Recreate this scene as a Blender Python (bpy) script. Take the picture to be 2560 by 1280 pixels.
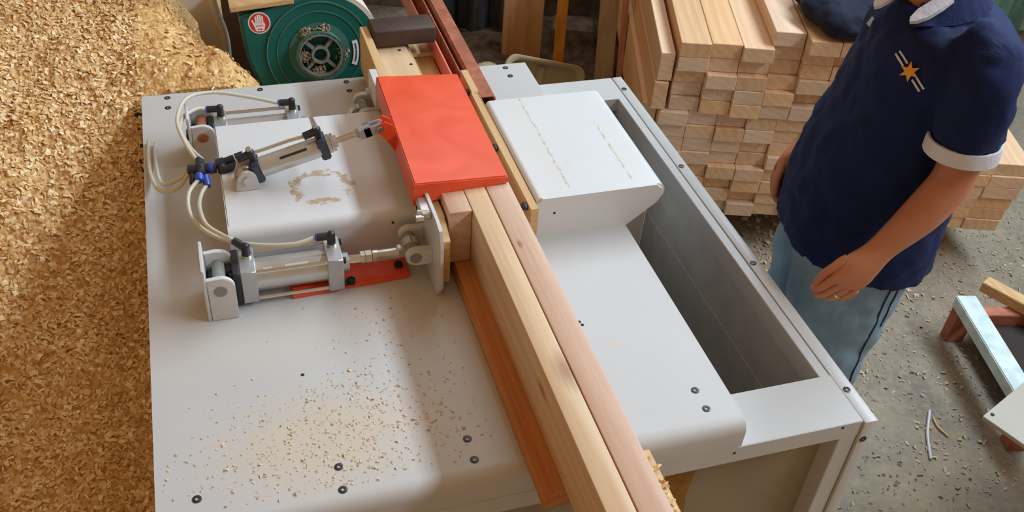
import bpy, bmesh, math, random
import numpy as np
from mathutils import Vector, Matrix, Quaternion, noise

for o in list(bpy.data.objects): bpy.data.objects.remove(o)
sc = bpy.context.scene
C = sc.collection
R = math.radians
random.seed(7)

# ------------------------------------------------------------------ camera
cam_d = bpy.data.cameras.new('camera')
cam = bpy.data.objects.new('camera', cam_d)
C.objects.link(cam)
ex = (0.95481921, 0.13713857, -0.26365372)
ey = (-0.28981304, 0.62607745, -0.72390292)
ez = (0.06579264, 0.7676067, 0.63753532)
rot = Matrix((ex, ey, ez))
cam.matrix_world = Matrix.Translation((0, 0, 2.25)) @ rot.to_4x4()
cam_d.sensor_fit = 'HORIZONTAL'
cam_d.sensor_width = 36.0
cam_d.lens = 36.0 * 2457 / 2560
cam_d.clip_start = 0.05
sc.camera = cam

# ------------------------------------------------------------------ light
wd = bpy.data.worlds.new('shed_daylight')
sc.world = wd
wd.use_nodes = True
bg = wd.node_tree.nodes['Background']
bg.inputs[0].default_value = (1.0, 0.63, 0.34, 1)
bg.inputs[1].default_value = 0.29

def area(name, loc, target, sx, sy, power, col):
    l = bpy.data.lights.new(name, 'AREA')
    l.shape = 'RECTANGLE'; l.size = sx; l.size_y = sy; l.energy = power; l.color = col
    o = bpy.data.objects.new(name, l); C.objects.link(o)
    o.location = loc
    d = (Vector(target) - Vector(loc)).normalized()
    xax = Vector((0, 1, 0)); zax = -d
    xax = (xax - zax * xax.dot(zax)).normalized()
    yax = zax.cross(xax)
    o.rotation_euler = Matrix((xax, yax, zax)).transposed().to_euler()
    return o
# long open strip under the eaves on the right, running along the machine
area('eave_daylight', (4.0, 2.0, 4.1), (0.4, 1.6, 0.9), 7.0, 0.5, 300, (0.68, 0.85, 1.0))
# soft fill lamp added behind and above, no skylight seen there
area('overhead_fill', (2.0, 4.6, 4.8), (0.8, 1.8, 0.7), 4.0, 1.5, 42, (0.8, 0.9, 1.0))

sc.view_settings.view_transform = 'Standard'
sc.view_settings.look = 'None'
sc.view_settings.exposure = 0.42
sc.view_settings.gamma = 1.0
sc.view_settings.use_curve_mapping = False

# ------------------------------------------------------------------ materials
def srgb(r, g, b):
    f = lambda c: (c / 255 / 12.92) if c <= 10.3 else ((c / 255 + .055) / 1.055) ** 2.4
    return (f(r), f(g), f(b), 1)

class NT:
    def __init__(s, name):
        s.m = bpy.data.materials.new(name); s.m.use_nodes = True
        s.t = s.m.node_tree; s.n = s.t.nodes
        s.b = s.n['Principled BSDF']
    def new(s, ty, **k):
        n = s.n.new(ty)
        for a, v in k.items(): setattr(n, a, v)
        return n
    def link(s, a, b): s.t.links.new(a, b)
    def coord(s, scale=(1, 1, 1), loc=(0, 0, 0), kind='Object'):
        tc = s.new('ShaderNodeTexCoord'); mp = s.new('ShaderNodeMapping')
        mp.inputs['Scale'].default_value = scale; mp.inputs['Location'].default_value = loc
        s.link(tc.outputs[kind], mp.inputs[0]); return mp.outputs[0]
    def noise(s, vec, scale=5, detail=4, rough=.5, dist=0):
        n = s.new('ShaderNodeTexNoise'); n.inputs['Scale'].default_value = scale
        n.inputs['Detail'].default_value = detail; n.inputs['Roughness'].default_value = rough
        n.inputs['Distortion'].default_value = dist
        if vec: s.link(vec, n.inputs['Vector'])
        return n.outputs[0]
    def ramp(s, fac, stops):
        r = s.new('ShaderNodeValToRGB'); e = r.color_ramp.elements
        while len(e) < len(stops): e.new(.5)
        for i, (p, c) in enumerate(stops):
            e[i].position = p; e[i].color = c if len(c) == 4 else (*c, 1)
        s.link(fac, r.inputs[0]); return r.outputs[0]
    def mix(s, fac, a, b, mode='MIX'):
        n = s.new('ShaderNodeMix', data_type='RGBA', blend_type=mode)
        for i, v in ((0, fac), (6, a), (7, b)):
            if isinstance(v, (int, float, tuple)): n.inputs[i].default_value = v
            else: s.link(v, n.inputs[i])
        return n.outputs[2]
    def math(s, op, a, b=0, c=0):
        n = s.new('ShaderNodeMath', operation=op)
        for i, v in enumerate((a, b, c)):
            if isinstance(v, (int, float)): n.inputs[i].default_value = v
            else: s.link(v, n.inputs[i])
        return n.outputs[0]
    def bump(s, h, strength=.3, dist=.002):
        n = s.new('ShaderNodeBump'); n.inputs['Strength'].default_value = strength
        n.inputs['Distance'].default_value = dist
        s.link(h, n.inputs['Height']); s.link(n.outputs[0], s.b.inputs['Normal'])
    def out(s, col=None, rough=.5, metal=0, spec=None):
        if col is not None:
            if isinstance(col, tuple): s.b.inputs['Base Color'].default_value = col
            else: s.link(col, s.b.inputs['Base Color'])
        s.b.inputs['Roughness'].default_value = rough
        s.b.inputs['Metallic'].default_value = metal
        if spec is not None: s.b.inputs['Specular IOR Level'].default_value = spec
        return s.m

def plain(name, col, rough=.5, metal=0, var=.06, scale=14, bump=0):
    n = NT(name); v = n.coord()
    f = n.noise(v, scale, 4)
    dark = tuple(c * (1 - var * 2) for c in col[:3]) + (1,)
    lite = tuple(min(1, c * (1 + var)) for c in col[:3]) + (1,)
    c = n.ramp(f, [(.3, dark), (.7, lite)])
    if bump: n.bump(n.noise(v, scale * 8, 3), bump, .001)
    return n.out(c, rough, metal)

def paint(name, extra=None, base=(0.56, 0.556, 0.545, 1)):
    n = NT(name); v = n.coord()
    f = n.noise(v, 3.5, 5, .6)
    c = n.ramp(f, [(.25, tuple(x * .93 for x in base[:3])), (.7, base)])
    dirt = n.ramp(n.noise(v, 9, 8, .75), [(.66, (0, 0, 0)), (.80, (1, 1, 1))])
    c = n.mix(n.math('MULTIPLY', dirt, .22), c, srgb(190, 165, 120))
    if extra: c = extra(n, c)
    n.bump(n.noise(v, 160, 2), .08, .0006)
    return n.out(c, .38)

def blob_mask(n, pos, cx, cy, rx, ry, soft=.35):
    """mask of a spot centred at world cx,cy"""
    sub = n.new('ShaderNodeVectorMath', operation='SUBTRACT'); n.link(pos, sub.inputs[0]); sub.inputs[1].default_value = (cx, cy, 0)
    mul = n.new('ShaderNodeVectorMath', operation='MULTIPLY'); n.link(sub.outputs[0], mul.inputs[0]); mul.inputs[1].default_value = (1 / rx, 1 / ry, 0)
    ln = n.new('ShaderNodeVectorMath', operation='LENGTH'); n.link(mul.outputs[0], ln.inputs[0])
    return ln.outputs['Value']

def glue_ring(n, c):
    g = n.new('ShaderNodeNewGeometry').outputs['Position']
    r = blob_mask(n, g, .187, 1.757, .068, .062)
    wob = n.noise(g, 55, 4, .6); r = n.math('ADD', r, n.math('MULTIPLY', n.math('SUBTRACT', wob, .5), .9))
    band = n.ramp(r, [(.68, (0, 0, 0)), (.72, (1, 1, 1)), (1.10, (1, 1, 1)), (1.15, (0, 0, 0))])
    brk = n.ramp(n.noise(g, 19, 3, .6), [(.44, (0, 0, 0)), (.50, (1, 1, 1))])
    m = n.math('MULTIPLY', band, brk)
    col = n.ramp(n.noise(g, 90, 3), [(.3, srgb(165, 130, 85)), (.7, srgb(200, 180, 150))])
    return n.mix(n.math('MULTIPLY', m, .85), c, col)

def streaks(n, c):
    g = n.new('ShaderNodeNewGeometry').outputs['Position']
    sx = n.new('ShaderNodeSeparateXYZ'); n.link(g, sx.inputs[0])
    wob = n.math('MULTIPLY', n.math('SUBTRACT', n.noise(g, 26, 5, .7), .5), .02)
    x = n.math('ADD', sx.outputs[0], wob)
    edge = n.ramp(n.noise(g, 40, 3, .7), [(.40, (0, 0, 0)), (.56, (1, 1, 1))])
    for x0, a, y0, y1 in ((.723, .75, 1.65, 2.05), (.876, .8, 1.65, 1.90)):
        d = n.math('ABSOLUTE', n.math('SUBTRACT', x, x0))
        line = n.ramp(d, [(0.0, (1, 1, 1)), (.0032, (0, 0, 0))])
        yy = n.math('MULTIPLY', n.math('GREATER_THAN', sx.outputs[1], y0), n.math('LESS_THAN', sx.outputs[1], y1))
        c = n.mix(n.math('MULTIPLY', n.math('MULTIPLY', n.math('MULTIPLY', line, edge), yy), a), c, srgb(172, 142, 98))
        side = n.math('SUBTRACT', sx.outputs[0], x0)
        if x0 < .8: side = n.math('MULTIPLY', side, -1)
        wide = n.ramp(side, [(0.0, (0, 0, 0)), (.008, (1, 1, 1)), (.06, (0, 0, 0))])
        c = n.mix(n.math('MULTIPLY', n.math('MULTIPLY', wide, yy), .16), c, srgb(222, 205, 172))
    return c

def deck_dust(n, c):
    g = n.new('ShaderNodeNewGeometry').outputs['Position']
    for cx, cy, rx, ry, a in ((.10, 1.15, .26, .16, .42), (.0, 1.42, .3, .1, .12), (.3, 1.6, .2, .3, .2), (.69, 1.257, .012, .008, .8), (.93, 2.33, .06, .03, .6)):
        r = blob_mask(n, g, cx, cy, rx, ry)
        r = n.math('ADD', r, n.math('MULTIPLY', n.math('SUBTRACT', n.noise(g, 30, 6, .7), .5), .9))
        m = n.ramp(r, [(.3, (1, 1, 1)), (1.1, (0, 0, 0))])
        c = n.mix(n.math('MULTIPLY', m, a), c, srgb(214, 190, 150))
    return c

M = {}
M['paint'] = paint('white_machine_paint')
M['deck'] = paint('white_deck_paint', deck_dust)
M['hood_left'] = paint('white_hood_paint_with_glue', glue_ring, (.68, .68, .68, 1))
M['hood_right'] = paint('white_hood_paint_with_streaks', streaks, (.72, .73, .73, 1))
M['paint_inside'] = plain('grey_inner_paint', (.60, .59, .55, 1), .5)
M['shade_panel'] = plain('grey_brown_panel', srgb(150, 136, 112), .6, 0, .06, 6)
M['rust_stain'] = plain('yellow_brown_stain', srgb(150, 108, 40), .8, 0, .2, 30)
M['bright_green'] = plain('bright_green_plastic', srgb(60, 180, 110), .4, 0, .15, 8)
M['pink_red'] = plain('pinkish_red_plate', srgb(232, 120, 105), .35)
M['interior_shade'] = plain('frame_interior_shade', srgb(42, 28, 22), .8)
M['seam'] = plain('dark_seam', (.03, .028, .025, 1), .8)
M['screw'] = plain('blackened_screw', (.06, .06, .065, 1), .4, .6)
M['socket'] = plain('socket_black', (.008, .008, .008, 1), .7)
M['alu'] = plain('brushed_aluminium', (.50, .51, .52, 1), .38, .55, .05, 30)
M['tube_alu'] = plain('anodised_barrel', (.62, .63, .63, 1), .30, .65, .04, 20)
M['chrome'] = plain('chromed_rod', (.75, .75, .76, 1), .12, 1, .02)
M['zinc'] = plain('zinc_steel', (.62, .62, .60, 1), .3, .8, .06)
M['dark_metal'] = plain('dark_cast_metal', (.035, .037, .04, 1), .5, .3)
M['black_plastic'] = plain('black_plastic', (.022, .023, .028, 1), .38)
M['blue_plastic'] = plain('blue_plastic', (.03, .07, .42, 1), .35)
M['brass'] = plain('nickel_brass', (.75, .68, .45, 1), .3, .8)
M['bracket'] = plain('white_bracket_paint', (.62, .615, .60, 1), .4)
M['bluelabel'] = plain('blue_end_cap', (.05, .06, .09, 1), .4)

n = NT('clear_air_hose'); n.b.inputs['Alpha'].default_value = .78
M['hose'] = n.out((.70, .65, .52, 1), .25)
M['hose'].node_tree.nodes['Principled BSDF'].inputs['Subsurface Weight'].default_value = .1

n = NT('red_cover_paint'); v = n.coord()
f = n.noise(v, 7, 3, .5, 1.2)
c = n.ramp(f, [(.35, (.74, .075, .018)), (.65, (.84, .10, .035))])
sc_ = n.ramp(n.noise(n.coord((30, 6, 6)), 5, 5, .8), [(.72, (0, 0, 0)), (.80, (1, 1, 1))])
c = n.mix(n.math('MULTIPLY', sc_, .15), c, (.9, .45, .35, 1))
M['red'] = n.out(c, .33)
rg = n.ramp(n.noise(v, 9, 3), [(.35, (.25, .25, .25)), (.65, (.42, .42, .42))])
n.link(rg, n.b.inputs['Roughness'])

def wood(name, a, b, ring=(0.02, 0, -0.13), scale=1.0, objvar=.0, rough=.55, knots=(), vert=False):
    """solid pine: growth rings about an axis along local Y, so faces show long grain and ends show arcs"""
    n = NT(name)
    tc = n.new('ShaderNodeTexCoord'); oi = n.new('ShaderNodeObjectInfo')
    off = n.new('ShaderNodeVectorMath', operation='SCALE'); 
    comb = n.new('ShaderNodeCombineXYZ')
    n.link(oi.outputs['Random'], comb.inputs[0]); 
    r2 = n.math('FRACT', n.math('MULTIPLY', oi.outputs['Random'], 17.31)); n.link(r2, comb.inputs[2])
    n.link(n.math('MULTIPLY', oi.outputs['Random'], 40), comb.inputs[1])
    n.link(comb.outputs[0], off.inputs[0]); off.inputs['Scale'].default_value = objvar
    add = n.new('ShaderNodeVectorMath', operation='ADD'); n.link(tc.outputs['Object'], add.inputs[0]); n.link(off.outputs[0], add.inputs[1])
    p = add.outputs[0]
    if vert:
        sx_ = n.new('ShaderNodeSeparateXYZ'); n.link(p, sx_.inputs[0]); cx_ = n.new('ShaderNodeCombineXYZ')
        n.link(sx_.outputs[0], cx_.inputs[0]); n.link(sx_.outputs[2], cx_.inputs[1]); n.link(sx_.outputs[1], cx_.inputs[2]); p = cx_.outputs[0]
    mp = n.new('ShaderNodeMapping'); mp.inputs['Scale'].default_value = (9, .9, 9); n.link(p, mp.inputs[0])
    w1 = n.noise(mp.outputs[0], 1, 3, .5)
    sub = n.new('ShaderNodeVectorMath', operation='SUBTRACT'); n.link(p, sub.inputs[0]); sub.inputs[1].default_value = ring
    mul = n.new('ShaderNodeVectorMath', operation='MULTIPLY'); n.link(sub.outputs[0], mul.inputs[0]); mul.inputs[1].default_value = (1, .03, 1)
    ln = n.new('ShaderNodeVectorMath', operation='LENGTH'); n.link(mul.outputs[0], ln.inputs[0])
    d = n.math('ADD', n.math('MULTIPLY', ln.outputs['Value'], 620 * scale), n.math('MULTIPLY', w1, 16))
    s = n.math('MULTIPLY_ADD', n.math('SINE', d), .5, .5)
    mp2 = n.new('ShaderNodeMapping'); mp2.inputs['Scale'].default_value = (130, 3.5, 130); n.link(p, mp2.inputs[0])
    fine = n.noise(mp2.outputs[0], 1, 4, .6)
    mp3 = n.new('ShaderNodeMapping'); mp3.inputs['Scale'].default_value = (12, 1.2, 12); n.link(p, mp3.inputs[0])
    broad = n.noise(mp3.outputs[0], 1, 3, .5)
    f = n.math('ADD', n.math('MULTIPLY', s, .13), n.math('ADD', n.math('MULTIPLY', fine, .40), n.math('MULTIPLY', broad, .47)))
    c = n.ramp(f, [(.30, b), (.62, a)])
    if objvar:
        hv = n.new('ShaderNodeHueSaturation'); n.link(c, hv.inputs['Color'])
        n.link(n.math('MULTIPLY_ADD', r2, .16, .92), hv.inputs['Value'])
        n.link(n.math('MULTIPLY_ADD', oi.outputs['Random'], .3, .85), hv.inputs['Saturation'])
        c = hv.outputs[0]
    for (kx, ky, kz, kr) in knots:
        sb = n.new('ShaderNodeVectorMath', operation='SUBTRACT'); n.link(tc.outputs['Object'], sb.inputs[0]); sb.inputs[1].default_value = (kx, ky, kz)
        mm = n.new('ShaderNodeVectorMath', operation='MULTIPLY'); n.link(sb.outputs[0], mm.inputs[0]); mm.inputs[1].default_value = (1, .45, 1)
        l2 = n.new('ShaderNodeVectorMath', operation='LENGTH'); n.link(mm.outputs[0], l2.inputs[0])
        k = n.math('DIVIDE', l2.outputs['Value'], kr)
        k = n.math('ADD', k, n.math('MULTIPLY', n.math('SUBTRACT', fine, .5), .8))
        kk = n.ramp(k, [(.15, (.7, .7, .7)), (.45, (.45, .45, .45)), (1.3, (0, 0, 0))])
        c = n.mix(kk, c, srgb(135, 72, 35))
    n.bump(fine, .15, .0006)
    return n.out(c, rough)

M['beam'] = wood('planed_pine', srgb(218, 190, 152), srgb(198, 158, 116), (0.05, 0, -.05), .35, .0, .5, ((.014, .709, .132, .026), (-.023, .713, .088, .015)))
M['beam_b'] = wood('pinkish_pine', srgb(212, 180, 154), srgb(194, 150, 120), (-.02, 0, -.03), .35, .0, .5, ((-.012, 1.05, .132, .008),))
M['plank'] = wood('orange_pine', srgb(205, 138, 72), srgb(172, 98, 42), (0.03, 0, -.2), .5)  # base colour deepened for the shadow of the beams on the plank
M['strip'] = wood('pale_hardwood', srgb(214, 178, 128), srgb(190, 148, 96), (0.1, 0, .3), .6)
M['board'] = wood('stacked_pine', srgb(226, 190, 152), srgb(208, 164, 126), (0.02, 0, -.06), .45, .30, .6)
M['ply'] = wood('weathered_ply', srgb(186, 162, 124), srgb(160, 134, 98), (0.3, 0, .8), .3, .1, .7, (), True)
M['rough_wood'] = wood('rough_post', srgb(222, 168, 98), srgb(190, 130, 66), (0.2, 0, .4), .3, .1, .8, (), True)
M['red_wood'] = wood('reddish_batten_wood', srgb(200, 130, 84), srgb(165, 92, 56), (0.2, 0, .4), .3, .1, .7, (), True)
M['soil'] = plain('dark_dusty_debris', srgb(92, 76, 60), .95, 0, .3, 25, .8)

n = NT('rusty_brown_paint'); v = n.coord()
f = n.noise(v, 22, 6, .7)
c = n.ramp(f, [(.3, srgb(138, 78, 54)), (.55, srgb(172, 104, 76)), (.8, srgb(196, 138, 106))])
n.bump(n.noise(v, 90, 4), .3, .001)
M['rust'] = n.out(c, .6, .1)
M['dark_bar'] = plain('grimy_dark_steel', srgb(78, 62, 54), .55, .2, .15, 12, .3)
M['green'] = plain('green_blower_enamel', (.004, .12, .100, 1), .32, 0, .12, 6)
M['white_ring'] = plain('label_white', (.85, .83, .80, 1), .5)
M['label_red'] = plain('label_red', (.68, .03, .03, 1), .5)
M['label_dark'] = plain('label_dark', (.06, .06, .10, 1), .5)
M['galv'] = plain('galvanised_sheet', srgb(205, 220, 220), .4, .25, .10, 25)
M['panel'] = plain('grey_beige_panel', srgb(168, 160, 145), .5, 0, .04, 8)
M['tub'] = plain('beige_plastic', srgb(205, 190, 152), .5, 0, .06, 8)
M['concrete_block'] = plain('rough_concrete_block', srgb(120, 112, 102), .9, 0, .3, 18, .8)
M['sheet_white'] = plain('off_white_sheet', srgb(225, 212, 198), .6, 0, .05, 6)
M['carton'] = plain('dark_brown_panel', srgb(90, 62, 38), .8, 0, .15, 8)

def fabric(name, col, var=.15, scale=9):
    n = NT(name); v = n.coord()
    f = n.noise(v, scale, 5, .6)
    c = n.ramp(f, [(.3, tuple(x * (1 - var) for x in col[:3])), (.7, tuple(min(1, x * (1 + var)) for x in col[:3]))])
    w = n.noise(v, 700, 2)
    n.bump(n.math('ADD', n.math('MULTIPLY', n.noise(v, 12, 4, .6, .6), 4), n.math('MULTIPLY', w, .3)), .35, .004)
    n.b.inputs['Sheen Weight'].default_value = .07
    n.b.inputs['Sheen Roughness'].default_value = .5
    n.b.inputs['Sheen Tint'].default_value = (.4, .5, .8, 1)
    return n.out(c, .8, 0, .25)
M['navy'] = fabric('navy_pique', (.003, .010, .060, 1))
M['navy_bag'] = fabric('navy_nylon', (.008, .011, .026, 1))
M['trim_white'] = fabric('white_ribbed_trim', (.62, .63, .68, 1), .05)
M['jeans'] = fabric('faded_denim', srgb(122, 148, 166), .25, 7)
M['stitch'] = plain('denim_seam', srgb(30, 38, 52), .8)
M['orange'] = plain('orange_thread', (.80, .33, .03, 1), .7)
M['hair'] = plain('black_hair', (.012, .011, .010, 1), .5)
M['gold'] = plain('ring_metal', (.8, .62, .4, 1), .2, 1)
n = NT('skin'); v = n.coord()
c = n.ramp(n.noise(v, 9, 4), [(.3, srgb(176, 110, 76)), (.7, srgb(202, 138, 102))])
n.b.inputs['Subsurface Weight'].default_value = .12
n.b.inputs['Subsurface Radius'].default_value = (.01, .004, .002)
n.bump(n.noise(v, 120, 3), .15, .001)
M['skin'] = n.out(c, .5)
M['eye'] = plain('eye_white', (.8, .78, .75, 1), .3)
M['lip'] = plain('lip', (.45, .18, .14, 1), .5)

# chips: colour per face attribute
n = NT('wood_shavings')
at = n.new('ShaderNodeAttribute'); at.attribute_name = 'tone'
v = n.coord()
vor = n.new('ShaderNodeTexVoronoi'); vor.inputs['Scale'].default_value = 95; n.link(n.coord((1, 1, 1)), vor.inputs['Vector'])
vor.inputs['Randomness'].default_value = 1
c0 = n.ramp(at.outputs['Fac'], [(0.0, srgb(205, 158, 104)), (.35, srgb(232, 192, 136)), (.75, srgb(245, 216, 164)), (1.0, srgb(252, 236, 200))])
patch = n.ramp(n.noise(v, 2.2, 3), [(.35, (.93, .86, .76, 1)), (.65, (1, 1, 1, 1))])
c0 = n.mix(.8, c0, patch, 'MULTIPLY')
M['chips'] = n.out(c0, .8, 0, .2)
M['fine_chips'] = plain('fine_pale_chips', srgb(222, 196, 162), .8, 0, .12, 60)
M['floor_chips'] = plain('dusty_floor_chips', srgb(190, 170, 140), .9, 0, .35, 5)
M['clog'] = plain('dusty_clog', srgb(190, 172, 150), .9, 0, .1, 60)
M['dust_grey'] = plain('dusty_grey_casting', srgb(140, 142, 134), .7, 0, .12, 30)
M['dust_green'] = plain('dusty_green_rim', srgb(70, 120, 106), .6, 0, .15, 20)
n = NT('shavings_bed'); v = n.coord()
vor = n.new('ShaderNodeTexVoronoi'); vor.inputs['Scale'].default_value = 110; n.link(v, vor.inputs['Vector'])
sep = n.new('ShaderNodeSeparateColor'); n.link(vor.outputs['Color'], sep.inputs[0])
c = n.ramp(sep.outputs[0], [(0, srgb(192, 142, 86)), (.5, srgb(224, 182, 122)), (1, srgb(240, 208, 152))])
patch = n.ramp(n.noise(v, 2.2, 3), [(.35, (.93, .86, .76, 1)), (.65, (1, 1, 1, 1))])
c = n.mix(.8, c, patch, 'MULTIPLY')
n.bump(n.math('ADD', sep.outputs[1], n.math('MULTIPLY', vor.outputs['Distance'], -1)), .6, .005)
M['chips_bed'] = n.out(c, .9, 0, .1)

n = NT('dusty_concrete_floor'); v = n.coord()
f = n.noise(v, 2.2, 8, .65)
c = n.ramp(f, [(.3, srgb(98, 92, 84)), (.55, srgb(138, 128, 112)), (.75, srgb(165, 150, 125))])
f2 = n.ramp(n.noise(v, 45, 6, .7), [(.45, (0, 0, 0)), (.75, (1, 1, 1))])
c = n.mix(n.math('MULTIPLY', f2, .55), c, srgb(178, 158, 125))
sy = n.new('ShaderNodeSeparateXYZ'); g = n.new('ShaderNodeNewGeometry'); n.link(g.outputs['Position'], sy.inputs[0])
brown = n.ramp(n.math('ADD', n.math('MULTIPLY', sy.outputs[1], .45), n.math('MULTIPLY', f, .6)), [(1.0, (0, 0, 0)), (1.25, (1, 1, 1))])
c = n.mix(n.math('MULTIPLY', brown, .7), c, srgb(122, 98, 70))
n.bump(n.noise(v, 60, 6, .7), .6, .004)
M['floor'] = n.out(c, .85)

def corr(name, cols):
    n = NT(name); v = n.coord((1, 1, .25))
    f = n.noise(v, 6, 6, .7)
    c = n.ramp(f, [(.25, cols[0]), (.55, cols[1]), (.8, cols[2])])
    return n.out(c, .5, .3)
M['wall_dark'] = corr('dark_corrugated_steel', (srgb(38, 42, 52), srgb(70, 76, 90), srgb(120, 122, 128)))
M['wall_light'] = corr('pale_corrugated_steel', (srgb(120, 122, 112), srgb(150, 152, 142), srgb(190, 190, 180)))
M['wall_green'] = corr('green_corrugated_steel', (srgb(60, 96, 84), srgb(105, 140, 124), srgb(150, 175, 160)))

# ------------------------------------------------------------------ geometry helpers
ORG = {}
def tagp(o, label=None, cat=None, group=None, kind=None):
    if label: o['label'] = label
    if cat: o['category'] = cat
    if group: o['group'] = group
    if kind: o['kind'] = kind
    return o
def thing(name, loc, label, cat, group=None, kind=None):
    o = bpy.data.objects.new(name, None); C.objects.link(o); o.location = loc
    o.empty_display_size = .05
    ORG[o] = Vector(loc); return tagp(o, label, cat, group, kind)
def obj(name, bm, m, parent=None, org=None, smooth=None, label=None, cat=None, group=None, kind=None):
    """one mesh object; geometry given in world coordinates"""
    me = bpy.data.meshes.new(name)
    bmesh.ops.recalc_face_normals(bm, faces=bm.faces[:]) if smooth != 'raw' else None
    if parent is not None: L = ORG[parent]
    elif org is not None: L = Vector(org)
    else:
        xs = [v.co for v in bm.verts]
        L = Vector((sum(c.x for c in xs) / len(xs), sum(c.y for c in xs) / len(xs), min(c.z for c in xs)))
    bmesh.ops.translate(bm, verts=bm.verts[:], vec=-L)
    bm.to_mesh(me); bm.free()
    if smooth and smooth != 'raw':
        for p in me.polygons: p.use_smooth = True
        if smooth != 'all':
            me.set_sharp_from_angle(angle=R(38))
    me.materials.append(M[m] if isinstance(m, str) else m)
    o = bpy.data.objects.new(name, me); C.objects.link(o)
    if parent is not None: o.parent = parent
    else: o.location = L
    ORG[o] = L
    return tagp(o, label, cat, group, kind)

def box(bm, x0, x1, y0, y1, z0, z1, bev=0, seg=1):
    vs = [bm.verts.new((x, y, z)) for x in (x0, x1) for y in (y0, y1) for z in (z0, z1)]
    q = ((0, 1, 3, 2), (4, 6, 7, 5), (0, 4, 5, 1), (2, 3, 7, 6), (0, 2, 6, 4), (1, 5, 7, 3))
    fs = [bm.faces.new([vs[i] for i in f]) for f in q]
    if bev:
        es = list({e for f in fs for e in f.edges})
        bmesh.ops.bevel(bm, geom=es, offset=bev, segments=seg, affect='EDGES', profile=.5)
    return vs
def hexa(bm, pts, bev=0):
    """8 corners: bottom ring of 4 then top ring of 4"""
    vs = [bm.verts.new(p) for p in pts]
    q = ((3, 2, 1, 0), (4, 5, 6, 7), (0, 1, 5, 4), (1, 2, 6, 5), (2, 3, 7, 6), (3, 0, 4, 7))
    fs = [bm.faces.new([vs[i] for i in f]) for f in q]
    if bev:
        es = list({e for f in fs for e in f.edges})
        bmesh.ops.bevel(bm, geom=es, offset=bev, segments=2, affect='EDGES')
def prism(bm, pts, axis, a, b, bev=0, seg=2):
    """polygon in the plane normal to axis; pts (u,v) = the two other axes in order"""
    def P(u, v, w):
        return {'x': (w, u, v), 'y': (u, w, v), 'z': (u, v, w)}[axis]
    A = [bm.verts.new(P(u, v, a)) for u, v in pts]; B = [bm.verts.new(P(u, v, b)) for u, v in pts]
    fs = [bm.faces.new(A), bm.faces.new(B[::-1])]
    k = len(pts)
    for i in range(k): fs.append(bm.faces.new((A[i], B[i], B[(i + 1) % k], A[(i + 1) % k])))
    if bev:
        es = list({e for f in fs[:2] for e in f.edges})
        bmesh.ops.bevel(bm, geom=es, offset=bev, segments=seg, affect='EDGES')
def frame_of(d):
    d = Vector(d).normalized()
    u = d.cross(Vector((0, 0, 1)))
    if u.length < 1e-3: u = Vector((1, 0, 0))
    u.normalize(); return u, d.cross(u).normalized()
def cyl(bm, p0, p1, r, n=20, r2=None, cap=True):
    p0 = Vector(p0); p1 = Vector(p1); u, w = frame_of(p1 - p0); r2 = r if r2 is None else r2
    A = []; B = []
    for i in range(n):
        a = 2 * math.pi * i / n; k = u * math.cos(a) + w * math.sin(a)
        A.append(bm.verts.new(p0 + k * r)); B.append(bm.verts.new(p1 + k * r2))
    for i in range(n): bm.faces.new((A[i], A[(i + 1) % n], B[(i + 1) % n], B[i]))
    if cap: bm.faces.new(A[::-1]); bm.faces.new(B)
def spline(pts, k=8):
    P = [Vector(p) for p in pts]; P = [P[0] * 2 - P[1]] + P + [P[-1] * 2 - P[-2]]
    out = []
    for i in range(1, len(P) - 2):
        for j in range(k):
            t = j / k
            out.append(.5 * ((2 * P[i]) + (P[i + 1] - P[i - 1]) * t + (2 * P[i - 1] - 5 * P[i] + 4 * P[i + 1] - P[i + 2]) * t * t + (3 * P[i] - P[i - 1] - 3 * P[i + 1] + P[i + 2]) * t ** 3))
    out.append(P[-2]); return out
def tube(bm, pts, r, n=10, k=8, close=False):
    path = spline(pts, k) if k else [Vector(p) for p in pts]
    rings = []; u = None
    for i, p in enumerate(path):
        d = (path[min(i + 1, len(path) - 1)] - path[max(i - 1, 0)]).normalized()
        if u is None: u, _ = frame_of(d)
        u = (u - d * u.dot(d)).normalized(); w = d.cross(u)
        rr = r(i / (len(path) - 1)) if callable(r) else r
        rings.append([bm.verts.new(p + (u * math.cos(2 * math.pi * j / n) + w * math.sin(2 * math.pi * j / n)) * rr) for j in range(n)])
    for a, b in zip(rings, rings[1:]):
        for j in range(n): bm.faces.new((a[j], a[(j + 1) % n], b[(j + 1) % n], b[j]))
    bm.faces.new(rings[0][::-1]); bm.faces.new(rings[-1])
def ell(bm, c, r, rot=None, sub=3):
    m = Matrix.Translation(c) @ (rot.to_4x4() if rot else Matrix()) @ Matrix.Diagonal((*r, 1))
    bmesh.ops.create_icosphere(bm, subdivisions=sub, radius=1, matrix=m)
def loft(bm, rings, cap=True):
    L = [[bm.verts.new(p) for p in r] for r in rings]; k = len(L[0])
    for a, b in zip(L, L[1:]):
        for j in range(k): bm.faces.new((a[j], a[(j + 1) % k], b[(j + 1) % k], b[j]))
    if cap: bm.faces.new(L[0][::-1]); bm.faces.new(L[-1])
def NB(): return bmesh.new()
def arc(cx, cy, r, a0, a1, k=6):
    return [(cx + r * math.cos(R(a0 + (a1 - a0) * i / k)), cy + r * math.sin(R(a0 + (a1 - a0) * i / k))) for i in range(k + 1)]
def lathe(bm, c, axis, prof, n=28):
    """prof list of (distance along axis, radius)"""
    c = Vector(c); axis = Vector(axis).normalized(); u, w = frame_of(axis)
    rings = [[c + axis * h + (u * math.cos(2 * math.pi * j / n) + w * math.sin(2 * math.pi * j / n)) * max(r, 1e-4) for j in range(n)] for h, r in prof]
    loft(bm, rings)

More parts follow.
